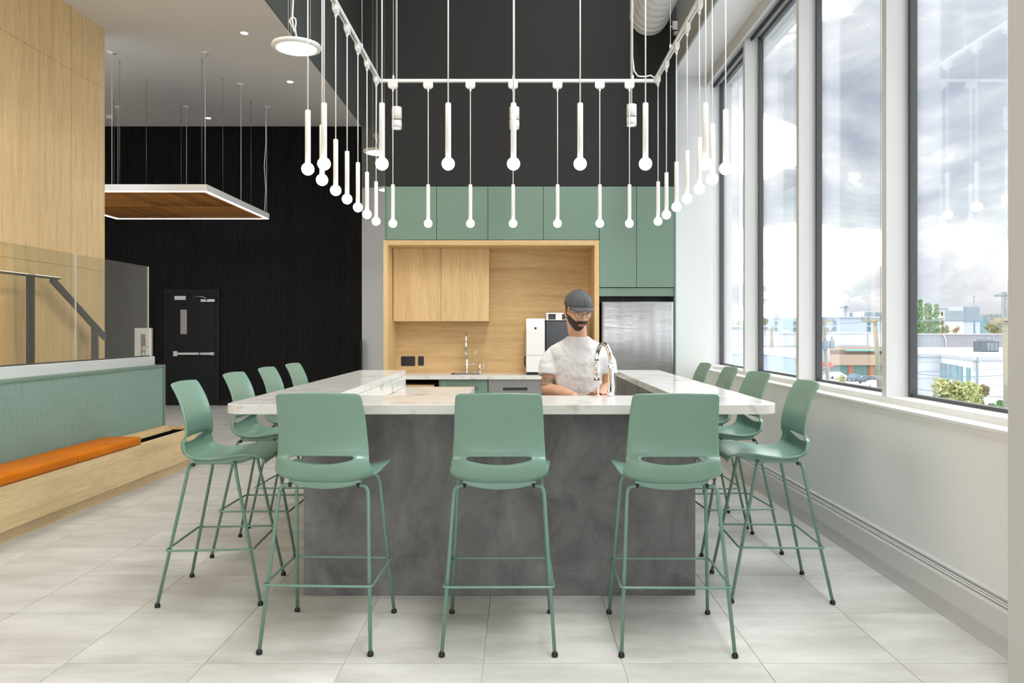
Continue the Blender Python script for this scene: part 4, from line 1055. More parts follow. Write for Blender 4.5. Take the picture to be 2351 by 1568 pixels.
def hand(w_, fwd, side, up):
    fwd = fwd.normalized(); side = (side-fwd*side.dot(fwd)).normalized(); up = side.cross(fwd) if up > 0 else fwd.cross(side)
    palm = w_+fwd*.045
    for k in range(4):
        o = (k-1.5)*.019
        limb(body, [w_+fwd*.01+side*o*.6, w_+fwd*.085+side*o], [.0125, .0105], 10)
        ln = [.036, .043, .041, .032][k]
        a = w_+fwd*.088+side*o; d_ = fwd; pts = [a]
        for b, cu in ((1.0, .35), (.75, .8), (.55, 1.15)):
            dd_ = (fwd*math.cos(cu)-up*math.sin(cu)); a = a+dd_*ln*b; pts.append(a)
        limb(body, pts, [.0095, .009, .0083, .0072], 10)
    b = w_+fwd*.02-side*.020
    limb(body, [b, b+fwd*.025-side*.022-up*.008, b+fwd*.052-side*.028-up*.018, b+fwd*.072-side*.020-up*.026], [.013, .011, .0098, .008], 10)
hand(WL_, Vector((.75, -.62, -.10)), Vector((.6, .75, 0)), 1)
hand(WR_, Vector((-.42, -.88, -.10)), Vector((-.88, .42, 0)), -1)
for sx in (-1, 1):   # legs
    limb(body, [(PCX+sx*.09, PCY+.02, .90), (PCX+sx*.10, PCY+.0, .50), (PCX+sx*.105, PCY+.02, .08)], [.085, .056, .042], 16)
    limb(body, [(PCX+sx*.105, PCY+.05, .045), (PCX+sx*.12, PCY-.13, .035)], [.036, .032], 12)
bo = body.build('body', skin, per)
r_ = bo.modifiers.new('fuse', 'REMESH'); r_.mode = 'VOXEL'; r_.voxel_size = .0036; r_.use_smooth_shade = True
s_ = bo.modifiers.new('smooth', 'SMOOTH'); s_.factor = .5; s_.iterations = 2
# t-shirt
ts = MB()
ring_loft(ts, [((PCX, PCY, .83), .158, .118), ((PCX, PCY, .90), .156, .118), ((PCX, PCY-.004, 1.05), .150, .116), ((PCX, PCY-.006, 1.15), .156, .120), ((PCX, PCY-.004, 1.24), .166, .118), ((PCX, PCY, 1.285), .186, .110), ((PCX, PCY, 1.325), .176, .098), ((PCX-.001, PCY-.002, 1.358), .130, .084), ((PCX-.001, PCY-.008, 1.378), .092, .074), ((PCX-.001, PCY-.012, 1.390), .074, .068), ((PCX-.001, PCY-.014, 1.395), .070, .065)], 36, 2.3)
for s_, e_ in ((SL_, EL_), (SR_, ER_)):
    sgn = -1 if s_ is SL_ else 1
    q = s_.lerp(e_, .62); ax = (q-s_).normalized()
    pp = smoothpath([s_+Vector((-sgn*.075, 0, .012)), s_+Vector((-sgn*.02, 0, -.012)), s_.lerp(e_, .32)+Vector((sgn*.006, 0, 0)), q+Vector((sgn*.004, 0, 0))]); rr = taper([.052, .062, .064, .066])
    ts.tube(pp, rr, 20)
to = ts.build('t_shirt', shirt, per)
r_ = to.modifiers.new('fuse', 'REMESH'); r_.mode = 'VOXEL'; r_.voxel_size = .005; r_.use_smooth_shade = True
s_ = to.modifiers.new('smooth', 'SMOOTH'); s_.factor = .5; s_.iterations = 14
tx = bpy.data.textures.new('cloth_folds', 'CLOUDS'); tx.noise_scale = .07
dp = to.modifiers.new('folds', 'DISPLACE'); dp.texture = tx; dp.strength = .016; dp.mid_level = .5; dp.texture_coords = 'LOCAL'
cb = MB().tube([Vector((PCX-.001, PCY-.014, 1.391))+Vector((.0685*math.cos(a), .0635*math.sin(a), -.010*max(0, -math.sin(a)))) for a in [2*PI*k/32 for k in range(32)]], .0055, 8, closed=True).build('neckband', shirt, to)
tr = MB()
for sx in (-1, 1): limb(tr, [(PCX+sx*.075, PCY+.01, .86), (PCX+sx*.09, PCY+.0, .50), (PCX+sx*.10, PCY+.02, .10)], [.105, .082, .066], 18)
ring_loft(tr, [((PCX, PCY, .76), .155, .118), ((PCX, PCY, .86), .155, .118), ((PCX, PCY, .93), .148, .112)], 28, 2.3)
tro = tr.build('trousers', trous, per); r_ = tro.modifiers.new('fuse', 'REMESH'); r_.mode = 'VOXEL'; r_.voxel_size = .008; r_.use_smooth_shade = True
for sx in (-1, 1):
    sh_ = MB(); ring_loft(sh_, [((PCX+sx*.112, PCY-.045, 0), .046, .140), ((PCX+sx*.112, PCY-.045, .03), .047, .140), ((PCX+sx*.112, PCY-.03, .07), .042, .115), ((PCX+sx*.108, PCY+.01, .10), .038, .07)], 24, 2.4); sh_.build('shoe', mat('shoe', S(60, 60, 62), .7), per)
def patch(fn, off, name, mat_, thick=.003, n1=90, n2=110, par=None):
    idx = {}; vs = []; fs = []
    def vid(i, k):
        k %= n2
        if (i, k) not in idx: idx[(i, k)] = len(vs); vs.append(head_w(head_local(PI*i/n1, 2*PI*k/n2, off)))
        return idx[(i, k)]
    for i in range(4, n1-1):
        for k in range(n2):
            c = head_local(PI*(i+.5)/n1, 2*PI*(k+.5)/n2)
            if fn(c): fs.append((vid(i, k), vid(i+1, k), vid(i+1, k+1), vid(i, k+1)))
    m_ = MB(); m_.add(vs, fs, True); o = m_.build(name, mat_, par or per)
    so = o.modifiers.new('t', 'SOLIDIFY'); so.thickness = thick; so.offset = 1
    return o
def beard_fn(c):
    if c.y > .010: return False
    ax = abs(c.x)
    if abs(c.z+.0665) < .0085 and ax < .020 and c.y < 0: return False           # lips
    if -.055 < c.z < -.040 and ax < .030 and c.y < -.05: return True             # moustache
    top = -.050 + max(0, (ax-.034))*.95
    return -.125 < c.z < top
patch(beard_fn, .0015, 'beard', hairm, .004)
patch(lambda c: abs(c.x) > .05 and -.002 < c.y < .09 and -.03 < c.z < .045 or (c.y > .03 and -.045 < c.z < .045), .001, 'hair', hairm, .004)
for sx in (-1, 1):
    e_ = head_w(Vector((sx*.031, -.0735, .006)))
    ey = MB(); ey.sphere(e_, .0118, 18, 12); eo = ey.build('eye', mat('eye_white', S(210, 205, 198), .3), per)
    ir = MB(); ir.sphere(head_w(Vector((sx*.031+.001, -.0818, .0035))), .0048, 12, 8); ir.build('iris', mat('iris', S(44, 30, 22), .2), eo)
    lid = MB(); lid.tube([head_w(Vector((sx*.031+u*.0155, -.0845+abs(u)*.006+.001, .0105-u*u*.004))) for u in (-1, -.6, -.2, .2, .6, 1)], [.002, .003, .0034, .0034, .003, .002], 8); lid.build('eyelid', mat('lash', S(86, 60, 48), .6), eo)
    br_ = MB(); br_.tube([head_w(Vector((sx*(.014+u*.036), -.0985+u*.014+u*u*.008, .0275+.005*math.sin(u*2.6)))) for u in (0, .2, .4, .6, .8, 1)], [.002, .0038, .004, .0036, .003, .0015], 8); br_.build('eyebrow', hairm, per)
lp = MB(); lp.tube([head_w(Vector((u*.021, -.0985+u*u*.010, -.0665+.0012*u*u))) for u in (-1, -.6, -.2, .2, .6, 1)], [.002, .004, .0046, .0046, .004, .002], 8); lp.build('lips', mat('lips', S(176, 112, 98), .5), per)
gl = MB(); gm = mat('glasses_frame', S(120, 112, 100), .25, .6)
for sx in (-1, 1): gl.tube([head_w(Vector((sx*.033+.024*math.cos(a), -.1055+.010*abs(math.cos(a))*(1 if math.cos(a)*sx > 0 else .2), .000+.019*math.sin(a)))) for a in [2*PI*k/24 for k in range(24)]], .0011, 8, closed=True)
gl.tube([head_w(Vector((u*.009, -.1075-.002*(1-u*u), .006))) for u in (-1, 0, 1)], .0012, 8)
for sx in (-1, 1): gl.tube([head_w(Vector((sx*.057, -.094, .006))), head_w(Vector((sx*.076, -.05, .008))), head_w(Vector((sx*.081, .005, .008)))], .0013, 8)
glo = gl.build('glasses', gm, per)
for sx in (-1, 1):
    ln = MB(); ln.add([head_w(Vector((sx*.033+.023*math.cos(a), -.1053+.010*abs(math.cos(a))*(1 if math.cos(a)*sx > 0 else .2), .018*math.sin(a)))) for a in [2*PI*k/20 for k in range(20)]], [list(range(20))]); ln.build('lens', M['clear'], glo, fix=False)
# cap
cp = MB(); vs = []; fs = []; n1, n2 = 18, 48
def cap_pt(i, k):
    th = (PI*.52)*i/n1; ph = 2*PI*k/n2
    dx, dy, dz = math.sin(th)*math.sin(ph), -math.sin(th)*math.cos(ph), math.cos(th)
    z = .046+dz*.088; x = dx*.0845; y = dy*.1055+.002
    if dy > 0: z -= .012*dy*i/n1
    return head_w(Vector((x, y, z)))
for i in range(n1+1):
    for k in range(n2): vs.append(cap_pt(max(i, .05), k))
for i in range(n1):
    for k in range(n2): fs.append((i*n2+k, (i+1)*n2+k, (i+1)*n2+(k+1) % n2, i*n2+(k+1) % n2))
cp.add(vs, fs, True); co = cp.build('cap', capm, per); so = co.modifiers.new('t', 'SOLIDIFY'); so.thickness = .003
for k in range(6):
    MB().tube([cap_pt(i, 8*k)+(cap_pt(i, 8*k)-HC).normalized()*.0008 for i in range(1, n1+1)], .0011, 6).build('seam', capm, co)
bt = MB().sphere(head_w(Vector((0, .002, .135))), .008, 12, 8, (1, 1, .6)).build('button', capm, co)
bm_ = MB(); vs = []; fs = []; nr, na = 8, 24
for i in range(nr+1):
    for k in range(na+1):
        a = -1.15+2.30*k/na; u = i/nr
        r0x, r0y = .0845, .1055
        x = r0x*math.sin(a)*(1+.02*u); y = -r0y*math.cos(a)-u*.058*max(0, math.cos(a*1.32))**.6
        z = .047-.008*u-.011*(x/.08)**2*(1+u)
        vs.append(head_w(Vector((x, y, z))))
for i in range(nr):
    for k in range(na): a = i*(na+1)+k; fs.append((a, a+1, a+na+2, a+na+1))
bm_.add(vs, fs, True); bo_ = bm_.build('cap_brim', capm, co); so = bo_.modifiers.new('t', 'SOLIDIFY'); so.thickness = .004
# tattoo bands on the forearm sleeve side are flat print: thin dark cuffs following the arm
tt = noisy(mat('tattoo_ink', S(110, 104, 98), .55), S(96, 92, 88), S(176, 138, 114), (1, 1, 1), 40, 5, .40, .60)[0]
a = SL_.lerp(EL_, .72); b = SL_.lerp(EL_, .90); MB().tube(smoothpath([a, a.lerp(b, .5), b], 3), [.0452]*7, 20, cap=False).build('tattoo', tt, per, fix=False)
# red cloth in the hand
rc = MB(); vs = []; fs = []; nx, ny = 10, 8
for j in range(ny+1):
    for i in range(nx+1):
        u, v = i/nx, j/ny
        vs.append((.455+.075*u, 4.50+.07*v, 1.046+.016*math.sin(u*7+v*3)*.6+.012*math.cos(v*5)+.006))
for j in range(ny):
    for i in range(nx): a = j*(nx+1)+i; fs.append((a, a+1, a+nx+2, a+nx+1))
rc.add(vs, fs, True); ro_ = rc.build('cleaning_cloth', mat('red_cloth', S(170, 60, 66), .85)); so = ro_.modifiers.new('t', 'SOLIDIFY'); so.thickness = .006
tag(ro_, 'crumpled red cloth in the hands of the man behind the tap', 'cloth')
# ================================================================== OUTSIDE
GZ = -9.5
def emat(n, r, g, b, ro=.8): return mat(n, S(r, g, b), ro, spec=.2)
E = {k: emat('outside_'+k, *v) for k, v in dict(asphalt=(176, 180, 184), white=(206, 209, 215), grey=(174, 178, 186), blue=(176, 188, 204), roof=(204, 206, 209), brown=(130, 114, 104), brick=(176, 112, 88), glass=(96, 134, 132), dglass=(120, 150, 160), tower=(176, 184, 200), pole=(150, 146, 130), metal=(122, 134, 144), hvac=(92, 104, 112), trunk=(110, 96, 80), red=(214, 96, 88), car=(110, 126, 140), carw=(232, 234, 236), tan=(170, 150, 132), teal=(120, 176, 170)).items()}
gr = stbox('ground', (-60, -60, GZ-.5), (1700, 1900, GZ), E['asphalt'])
def prism(pts, z0, z1, name, m, par=None, top=None):
    b = MB().prism([(PX(px, d), d) for px, d in pts], z0, z1); o = b.build(name, m, par); return o
def bld(name, label, pts, ztop, m, cat='building', z0=GZ):
    xs = [PX(p, d) for p, d in pts]; ys = [d for p, d in pts]
    t = thing(name, label, cat, (sum(xs)/len(xs), sum(ys)/len(ys), z0)); prism(pts, z0, ztop, 'walls', m, t)
    return t
def front_box(par, name, m, d, pxa, pxb, pya, pyb, dep=.25):
    return MB().box((PX(pxa, d), d-dep, PZ(pyb, d)), (PX(pxb, d), d+.05, PZ(pya, d))).build(name, m, par)
# white low building outside the nearest window
d1, d2 = 80.0, 70.0
zt_ = PZ(812, d1)
b = bld('office_building', 'white flat roofed building with narrow windows outside the nearest window', [(2040, d1), (2158, d1), (2232, d2), (2420, d2), (2420, 100), (2040, 100)], zt_-.3, E['white'])
prism([(2040, d1-.3), (2157, d1-.3), (2231, d2-.3), (2420, d2-.3), (2420, 99.5), (2040, 99.5)], zt_-.3, zt_, 'roof_parapet', E['grey'], b)
A = Vector((PX(2158, d1), d1, 0)); B = Vector((PX(2232, d2), d2, 0)); t_ = (B-A).normalized(); nrm = Vector((t_.y, -t_.x, 0));
if nrm.y > 0: nrm = -nrm
for u0, u1, za, zb in ((.04, .22, 834, 868), (.26, .38, 836, 870), (.42, .60, 838, 872), (.64, .74, 841, 878), (.86, .96, 844, 882)):
    p, q = A.lerp(B, u0), A.lerp(B, u1); dm_ = (p.y+q.y)/2; z0, z1 = PZ(zb, dm_), PZ(za, dm_)
    w_ = MB().add([p+nrm*.12+Vector((0, 0, z0)), q+nrm*.12+Vector((0, 0, z0)), q+nrm*.12+Vector((0, 0, z1)), p+nrm*.12+Vector((0, 0, z1)), p-nrm*.1+Vector((0, 0, z0)), q-nrm*.1+Vector((0, 0, z0)), q-nrm*.1+Vector((0, 0, z1)), p-nrm*.1+Vector((0, 0, z1))],
                  [(0, 1, 2, 3), (7, 6, 5, 4), (0, 4, 5, 1), (1, 5, 6, 2), (2, 6, 7, 3), (3, 7, 4, 0)]).build('window', E['dglass'], b)
for py in (847, 868, 884): front_box(b, 'cladding_joint', E['grey'], d2, 2232.5, 2400, py, py+.7, .04); front_box(b, 'cladding_joint', E['grey'], d1, 2050, 2157, py-16, py-15.3, .04)
MB().tube([(B.x+.3, d2-.25, GZ), (B.x+.3, d2-.25, zt_)], .09, 8).build('downpipe', E['metal'], b)
# rooftop unit
h = thing('rooftop_unit', 'dark grey rooftop air handling unit on the white building', 'air conditioner', (PX(2264, 86), 86, zt_))
MB().box((PX(2254, 86), 86, zt_), (PX(2293, 86), 87.6, PZ(784, 86))).build('casing', E['hvac'], h)
MB().box((PX(2260, 86), 86.3, PZ(784, 86)), (PX(2285, 86), 87.5, PZ(779, 86))).build('fan_hood', E['metal'], h)
for k in range(6): front_box(h, 'louvre', E['metal'], 86, 2255+k*1.4, 2255.7+k*1.4, 787, 805, .05)
for k in range(3): front_box(h, 'access_panel', E['metal'], 86, 2265+k*9, 2272.5+k*9, 787, 805, .04)
for px in (2205, 2222): 
    o = MB().box((PX(px, 84), 84, zt_), (PX(px+8, 84), 85, PZ(811, 84))).build('roof_vent_box', E['metal']); tag(o, 'low grey vent box on the white roof, '+('left of' if px < 2210 else 'next to')+' the rooftop unit', 'vent')
# long grey building behind it
b = bld('warehouse', 'long pale grey corrugated warehouse behind the white building', [(2070, 120), (2420, 120), (2420, 127), (2070, 127)], PZ(767, 120), E['grey'])
rb = MB(); px = 2080
while px < 2330: rb.box((PX(px, 120), 119.85, PZ(797, 120)), (PX(px+1.2, 120), 120, PZ(768, 120))); px += 2.6
o = rb.build('corrugation', E['grey'], b); o['kind'] = 'stuff'
MB().box((PX(2080, 120), 119.6, PZ(802, 120)), (PX(2330, 120), 120.2, PZ(797, 120))).build('base_band', E['white'], b)
MB().box((PX(2070, 120), 119.7, PZ(768, 120)), (PX(2420, 120), 120.3, PZ(766, 120))).build('coping', E['white'], b)
MB().tube([P(2164, 767, 119.7), P(2169, 772, 119.7), P(2172, 782, 119.7), P(2173, 800, 119.7)], .08, 8).build('bent_pipe', E['white'], b)
# third window: storefront, white wall, grey box building
b = bld('storefront', 'brown brick storefront building with glass front across the car park', [(1905, 188), (2080, 188), (2080, 225), (1905, 225)], PZ(803, 188), E['brown'])
for a_, c_ in ((1906, 1946), (1958, 1992), (2004, 2060)):
    g_ = front_box(b, 'shop_window', E['glass'], 188, a_, c_, 839, 862)
    for k in range(4): front_box(g_, 'mullion', E['tan'], 187.8, a_+(c_-a_)*k/4, a_+(c_-a_)*k/4+.8, 839, 862, .1)
for a_ in (1946.5, 1992.5): front_box(b, 'brick_pier', E['brick'], 188, a_, a_+11, 838, 866, .4)
front_box(b, 'canopy', E['tan'], 188, 1905, 2080, 814, 838, 1.2)
front_box(b, 'roof_edge', E['teal'], 188, 1940, 2080, 802, 806, 1.0)
front_box(b, 'awning', E['red'], 188, 1889, 1911, 832, 842, 1.0)
b = bld('white_warehouse', 'big white walled warehouse above the storefront', [(1870, 235), (1991, 235), (1991, 290), (1870, 290)], PZ(764, 235), E['white'])
front_box(b, 'loading_door', E['grey'], 235, 1920, 1990, 792, 810); front_box(b, 'coping', E['roof'], 235, 1870, 1991, 763.5, 766)
b = bld('pale_warehouse', 'pale cream warehouse block right of the white warehouse', [(1991.5, 240), (2100, 240), (2100, 300), (1991.5, 300)], PZ(766, 240), E['tan'])
front_box(b, 'wall_panel', E['white'], 240, 1992, 2090, 767, 798)
b = bld('grey_office', 'large grey box building with square windows behind the warehouse', [(1880, 330), (2110, 330), (2110, 420), (1880, 420)], PZ(728, 330), E['blue'])
for px in (1913, 1991.5, 2050):
    for py in (736.5, 750.5): front_box(b, 'window', E['glass'], 330, px, px+6.5, py, py+9.5, .5)
front_box(b, 'parapet', E['grey'], 330, 1880, 2110, 727, 730, .8)
# second window
b = bld('grey_hall', 'grey hall with a square stair tower seen in the second window', [(1764, 300), (1880, 300), (1878, 322), (1764, 322)], PZ(731, 300), E['blue'])
prism([(1777, 299), (1790, 299), (1790, 320), (1777, 320)], PZ(731, 300), PZ(719, 300), 'stair_tower', E['grey'], b)
for px in (1779, 1822): front_box(b, 'window', E['glass'], 300, px, px+5, 738, 746, .5); front_box(b, 'window', E['glass'], 300, px, px+5, 752, 760, .5)
b = bld('long_white_building', 'long low white building in the two far windows', [(1560, 210), (1869, 210), (1869, 260), (1560, 260)], PZ(765, 210), E['white'])
front_box(b, 'coping', E['roof'], 210, 1560, 1869, 764, 766.5); front_box(b, 'lower_wall', E['grey'], 210, 1560, 1869, 793, 830, .15); front_box(b, 'roof_hatch', E['white'], 209, 1796, 1813, 757, 763.5, .8)
b = bld('near_annex', 'light blue low annex roof close below the second window', [(1600, 62), (1760, 60), (1826, 52), (1846, 52), (1846, 72), (1600, 72)], PZ(818, 56), E['blue'])
prism([(1600, 61.8), (1760, 59.8), (1826, 51.8), (1846, 51.8), (1846, 71.5), (1600, 71.5)], PZ(818, 56), PZ(809, 56), 'parapet', E['white'], b)
b = bld('distant_hall', 'distant low white hall in the farthest narrow window', [(1600, 420), (1764, 420), (1764, 470), (1600, 470)], PZ(746, 420), E['white'])
front_box(b, 'window_band', E['dglass'], 420, 1600, 1764, 751, 756, .5)
# skyline towers
def tower(pa, pb, py, d, label, m, nfl, grp='distant apartment towers'):
    t = thing('apartment_tower', label, 'tower', (PX((pa+pb)/2, d), d, GZ), grp)
    MB().box((PX(pa, d), d, GZ), (PX(pb, d), d+30, PZ(py, d))).build('walls', m, t)
    for k in range(nfl):
        y0 = py+1.2+k*2.6
        if y0 > 740: break
        front_box(t, 'window_band', E['dglass'], d, pa+.4, pb-.4, y0, y0+1.1, .8)
tower(2211, 2250, 702.5, 900, 'tallest distant tower on the skyline in the nearest window', E['tower'], 14)
tower(2168, 2212, 712, 860, 'wide stepped tower left of the tallest distant tower', E['white'], 10)
tower(2156, 2184, 707, 980, 'bluish tower behind the wide stepped tower', E['blue'], 10)
tower(2257, 2270, 723, 1000, 'small green grey tower right of the tallest tower', E['dglass'], 6)
tower(2271, 2298, 720.5, 1040, 'low tan tower near the crane mast', E['tan'], 6)
tower(1949, 1962, 716.5, 950, 'small white tower leftmost on the third window skyline', E['white'], 8)
tower(1965, 1980, 716.5, 960, 'pale tower second on the third window skyline', E['tower'], 8)
tower(1984, 2007, 715, 900, 'broad white tower behind the grey office building', E['white'], 8)
tower(2007.5, 2030, 716, 930, 'blue tower behind the pull chain in the third window', E['tower'], 8)
# cranes and masts
def crane(px, ptop, pj0, pj1, pyj, d, label):
    t = thing('tower_crane', label, 'crane', (PX(px, d), d, GZ))
    k_ = MB(); w_ = 1.6; z = GZ; x = PX(px, d); zt = PZ(ptop, d)
    for sx in (-1, 1):
        for sy in (-1, 1): k_.bar((x+sx*w_/2, d+sy*w_/2, GZ), (x+sx*w_/2, d+sy*w_/2, zt), .3, .3, (1, 0, 0))
    s_ = 1
    while z < zt-3: k_.bar((x-s_*w_/2, d-w_/2, z), (x+s_*w_/2, d-w_/2, z+3), .25, .25, (0, 1, 0)); z += 3; s_ = -s_
    k_.build('mast', E['metal'], t)
    k_ = MB(); z = PZ(pyj, d); k_.bar((PX(pj0, d), d, z), (PX(pj1, d), d, z), .7, 1.0); k_.bar((PX(pj0, d), d, z), (x, d, zt+.0), .25, .25); k_.bar((PX(pj1, d), d, z), (x, d, zt), .25, .25); k_.build('jib', E['metal'], t)
crane(2306, 670, 2282, 2313, 679, 420, 'tower crane rising behind the roofs beside the pier')
crane(1941.5, 701, 1927, 1948, 706, 700, 'far tower crane on the third window skyline')
ms = MB(); ms.tube([P(2237, 766, 125), P(2236, 680, 125)], [.12, .09], 8); ms.box((PX(2234, 125), 124.9, PZ(681, 125)), (PX(2239, 125), 125.1, PZ(679.5, 125))); tag(ms.build('light_mast', E['metal']), 'tall slim light mast on the corrugated warehouse roof', 'mast')
# utility poles
def pole(px0, py0, px1, py1, d, r, label, arms=(), tanks=(), dx=0):
    t = thing('utility_pole', label, 'utility pole', (PX(px1, d), d, PZ(py1, d)))
    MB().tube([P(px1, py1, d), P((px0+px1)/2, (py0+py1)/2, d), P(px0, py0, d)], [r*1.15, r, r*.85], 10).build('post', E['pole'], t)
    for a_, b_, y_ in arms:
        k_ = MB().bar(P(a_, y_, d-r), P(b_, y_-.8, d-r), .14, .18); k_.bar(P((a_*.7+b_*.3), y_, d-r), P((px0+px1)/2, y_+9, d-r), .06, .06); k_.build('crossarm', E['pole'], t)
        for q in (.04, .35, .96): c = P(a_+(b_-a_)*q, y_-1, d-r); MB().lathe([(.06, 0), (.09, .06), (.05, .14), (.08, .2), (.03, .28)], c, 8).build('insulator', E['metal'], t)
    for a_, b_, ya, yb in tanks:
        c = P((a_+b_)/2, yb, d-r-.2); rr = (b_-a_)/2*d/F; hh = (yb-ya)*d/F
        MB().lathe([(rr*.9, 0), (rr, .06), (rr, hh-.08), (rr*.9, hh), (rr*.3, hh+.05)], c, 14).build('transformer', E['metal'], t)
        MB().lathe([(.05, hh+.05), (.07, hh+.2), (.03, hh+.35)], c, 8).build('bushing', E['metal'], t)
pole(1889, 735, 1903, 900, 60, .13, 'leaning utility pole with two grey transformers in the third window', ((1889, 1912, 738), (1894, 1912, 761)), ((1888.5, 1901, 783, 803), (1903.5, 1916, 782, 800)))
pole(2008, 735, 2021, 905, 58, .17, 'utility pole with a crossarm beside the pull chain', ((1978, 2024, 736),))
pole(1772, 748, 1772, 812, 120, .25, 'utility pole before the long white building in the second window', ((1750, 1778, 756),))
pole(2308, 728, 2313, 960, 40, .15, 'mottled utility pole right beside the pier', ((2280, 2330, 733),))
wires = MB()
for a_, b_, s_ in (((2090, 736, 40), (2308, 731, 39.8), 1.2), ((2090, 856, 45), (2330, 858, 45), 8), ((2090, 890, 45), (2330, 912, 45), 5), ((1860, 746, 59), (2060, 733, 58), 2), ((2265, 728, 42), (2308, 760, 39.8), 1)):
    pts = []
    for k in range(13):
        u = k/12; pts.append(P(a_[0]+(b_[0]-a_[0])*u, a_[1]+(b_[1]-a_[1])*u+s_*4*u*(1-u), a_[2]+(b_[2]-a_[2])*u))
    o = MB().tube(pts, .022, 5, cap=False).build('overhead_wire', E['metal'])
    i = (a_, b_).__hash__(); 
    tag(o, {736: 'upper overhead wire crossing the nearest window view', 856: 'sagging overhead wire before the white building facade', 890: 'lowest overhead wire crossing the small yellowing tree', 746: 'overhead wire between the two poles in the third window', 728: 'service wire dropping to the mottled pole by the pier'}[a_[1]], 'wire')
# cars
def car(px, d, m, label, yaw=0.0):
    x = PX(px, d); t = thing('parked_car', label, 'car', (x, d, GZ))
    L_, W_ = 4.4, 1.8; ca, sa = math.cos(yaw), math.sin(yaw)
    prof = [(-2.2, .35), (-2.2, .85), (-1.9, .95), (-1.3, 1.02), (-.7, 1.5), (.9, 1.52), (1.5, 1.05), (2.1, .9), (2.2, .6), (2.2, .35)]
    n = len(prof); vs = []
    for s_ in (-1, 1):
        for a_, z in prof: wv = W_/2*(1 if z < 1.1 else .86); vs.append((x+a_*ca-s_*wv*sa, d+a_*sa+s_*wv*ca, GZ+z))
    MB().add(vs, [list(range(n))[::-1], list(range(n, 2*n))]+[(i, (i+1) % n, n+(i+1) % n, n+i) for i in range(n)]).build('body', m, t)
    g_ = MB()
    for s_ in (-1, 1):
        q = []
        for a_, z in ((-1.15, 1.05), (-.68, 1.45), (.85, 1.46), (1.35, 1.07)): wv = W_/2*.95 if z < 1.1 else W_/2*.885; q.append((x+a_*ca-s_*wv*sa, d+a_*sa+s_*wv*ca, GZ+z))
        g_.add(q, [(0, 1, 2, 3)])
    g_.build('side_window', E['hvac'], t, fix=False)
    for a_ in (-1.35, 1.35):
        for s_ in (-1, 1):
            c = Vector((x+a_*ca-s_*.85*sa, d+a_*sa+s_*.85*ca, GZ+.32)); ax = Vector((-sa, ca, 0))
            MB().tube([c-ax*.1, c+ax*.1], .32, 14).build('wheel', M['blackplastic'], t)
car(1960, 168, E['car'], 'dark blue grey car parked in the middle of the car park', .9)
car(1918, 175, E['carw'], 'white car parked behind the yellow bushes', .2)
car(1994, 160, E['hvac'], 'dark car parked right of the blue grey car', .4)
car(2006, 146, E['carw'], 'white car parked below the second utility pole', .1)
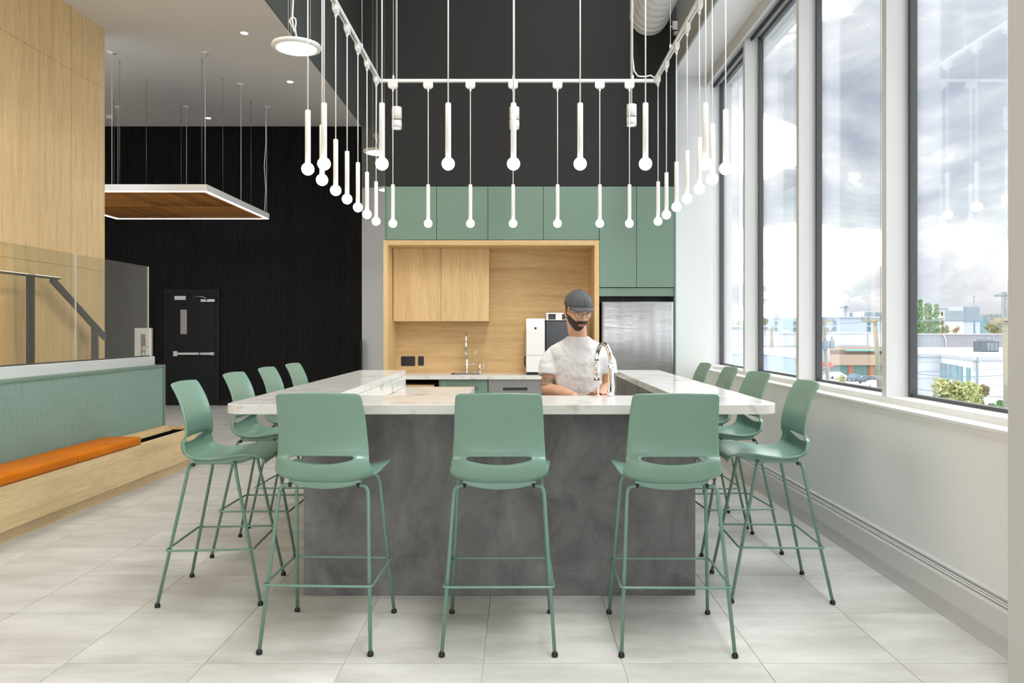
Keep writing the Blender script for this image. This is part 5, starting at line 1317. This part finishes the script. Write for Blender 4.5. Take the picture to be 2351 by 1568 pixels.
# trees
def leafmat(n, c0, c1): return noisy(mat(n, S(*c0), .8, spec=.2), S(*c0), S(*c1), (1, 1, 1), 1.2, 3, .35, .65)[0]
LG = leafmat('leaf_green', (104, 140, 92), (150, 176, 128)); LY = leafmat('leaf_yellowing', (150, 160, 100), (190, 184, 130)); LB = leafmat('leaf_brownish', (140, 118, 84), (176, 148, 104)); LO = leafmat('leaf_olive', (112, 120, 84), (150, 152, 112))
def tree(px, pyt, pyb, d, wpx, m, label, n=900, shape='round', seed=1, group=None, trunk=True, m2=None):
    rnd = random.Random(seed); x = PX(px, d); zt, zb = PZ(pyt, d), PZ(pyb, d); R_ = wpx/2*d/F; hh = zt-zb
    t = thing('tree', label, 'tree', (x, d, GZ), group)
    if trunk: MB().tube([(x, d, GZ), (x+.1, d, (GZ+zb)/2), (x, d, zb+hh*.6)], [R_*.09+.08, R_*.07+.06, .05], 8).build('trunk', E['trunk'], t)
    blobs = []
    for k in range(14 if shape == 'round' else 22):
        u = rnd.random(); a = rnd.random()*2*PI
        if shape == 'round': rr = R_*.62*math.sqrt(rnd.random()); blobs.append((x+rr*math.cos(a), d+rr*math.sin(a), zb+hh*(.22+.58*u), R_*(.30+.2*rnd.random())))
        else: prof = (1-u)**.6*.8+.15; rr = R_*.5*prof*rnd.random(); blobs.append((x+rr*math.cos(a), d+rr*math.sin(a), zb+hh*(.08+.84*u), R_*.45*prof+.1))
    def crown(sel, mt, nm):
        k_ = MB(); s_ = max(.10, R_*(.085 if shape == 'round' else .14))
        for _ in range(n):
            b = rnd.choice(sel); v = Vector((rnd.gauss(0, 1), rnd.gauss(0, 1), rnd.gauss(0, 1))).normalized()*b[3]*(.55+.5*rnd.random()); c = Vector(b[:3])+v
            a1 = Vector((rnd.gauss(0, 1), rnd.gauss(0, 1), rnd.gauss(0, 1))).normalized(); a2 = a1.cross(Vector((rnd.gauss(0, 1), rnd.gauss(0, 1), rnd.gauss(0, 1)))).normalized()
            s2 = s_*(.6+.8*rnd.random()); k_.add([c-a1*s2, c+a2*s2*.6, c+a1*s2, c-a2*s2*.6], [(0, 1, 2, 3)])
        o = k_.build(nm, mt, t, fix=False); o['kind'] = 'stuff'
    if m2:
        crown([b for b in blobs if b[0] < x+R_*.25] or blobs, m, 'crown'); crown([b for b in blobs if b[0] >= x+R_*.25] or blobs, m2, 'crown')
    else: crown(blobs, m, 'crown')
tree(2193, 863, 975, 44, 112, LY, 'yellowing tree close below the nearest window', 3200, 'round', 3)
tree(2244, 874, 960, 46, 60, LB, 'browning smaller tree right of the yellowing tree', 1500, 'round', 4)
tree(2292, 912, 970, 47, 50, LG, 'green bush tree beside the mottled pole', 1200, 'round', 9)
tree(2113, 681, 775, 135, 34, LG, 'tall green poplar leftmost in the nearest window', 3600, 'tall', 5)
tree(2131, 676, 775, 140, 34, LG, 'tallest green poplar in the middle of the poplar group', 3600, 'tall', 6)
tree(2151, 685, 775, 138, 30, LG, 'green poplar right of the tallest poplar', 3000, 'tall', 7)
tree(2163, 712, 770, 142, 20, LO, 'olive brown lower tree at the right edge of the poplars', 700, 'tall', 8)
tree(2282, 742, 768, 150, 44, LO, 'round olive tree behind the warehouse roof near the crane', 900, 'round', 11)
tree(2173, 744, 768, 160, 20, LO, 'small olive bush behind the roof under the stepped tower', 500, 'round', 12)
tree(2195, 746, 768, 165, 22, LB, 'small brownish bush behind the roof under the tallest tower', 500, 'round', 13)
tree(1757, 727, 748, 345, 26, LO, 'green tree at the left edge of the second window skyline', 600, 'round', 14)
tree(1672, 736, 750, 500, 30, LG, 'row tree at the left in the farthest window skyline', 500, 'round', 15)
tree(1700, 735, 750, 510, 26, LG, 'row tree at the right in the farthest window skyline', 500, 'round', 16)
tree(1930, 860, 888, 150, 34, LY, 'yellow green shrubs at the car park edge', 700, 'round', 17, trunk=False)
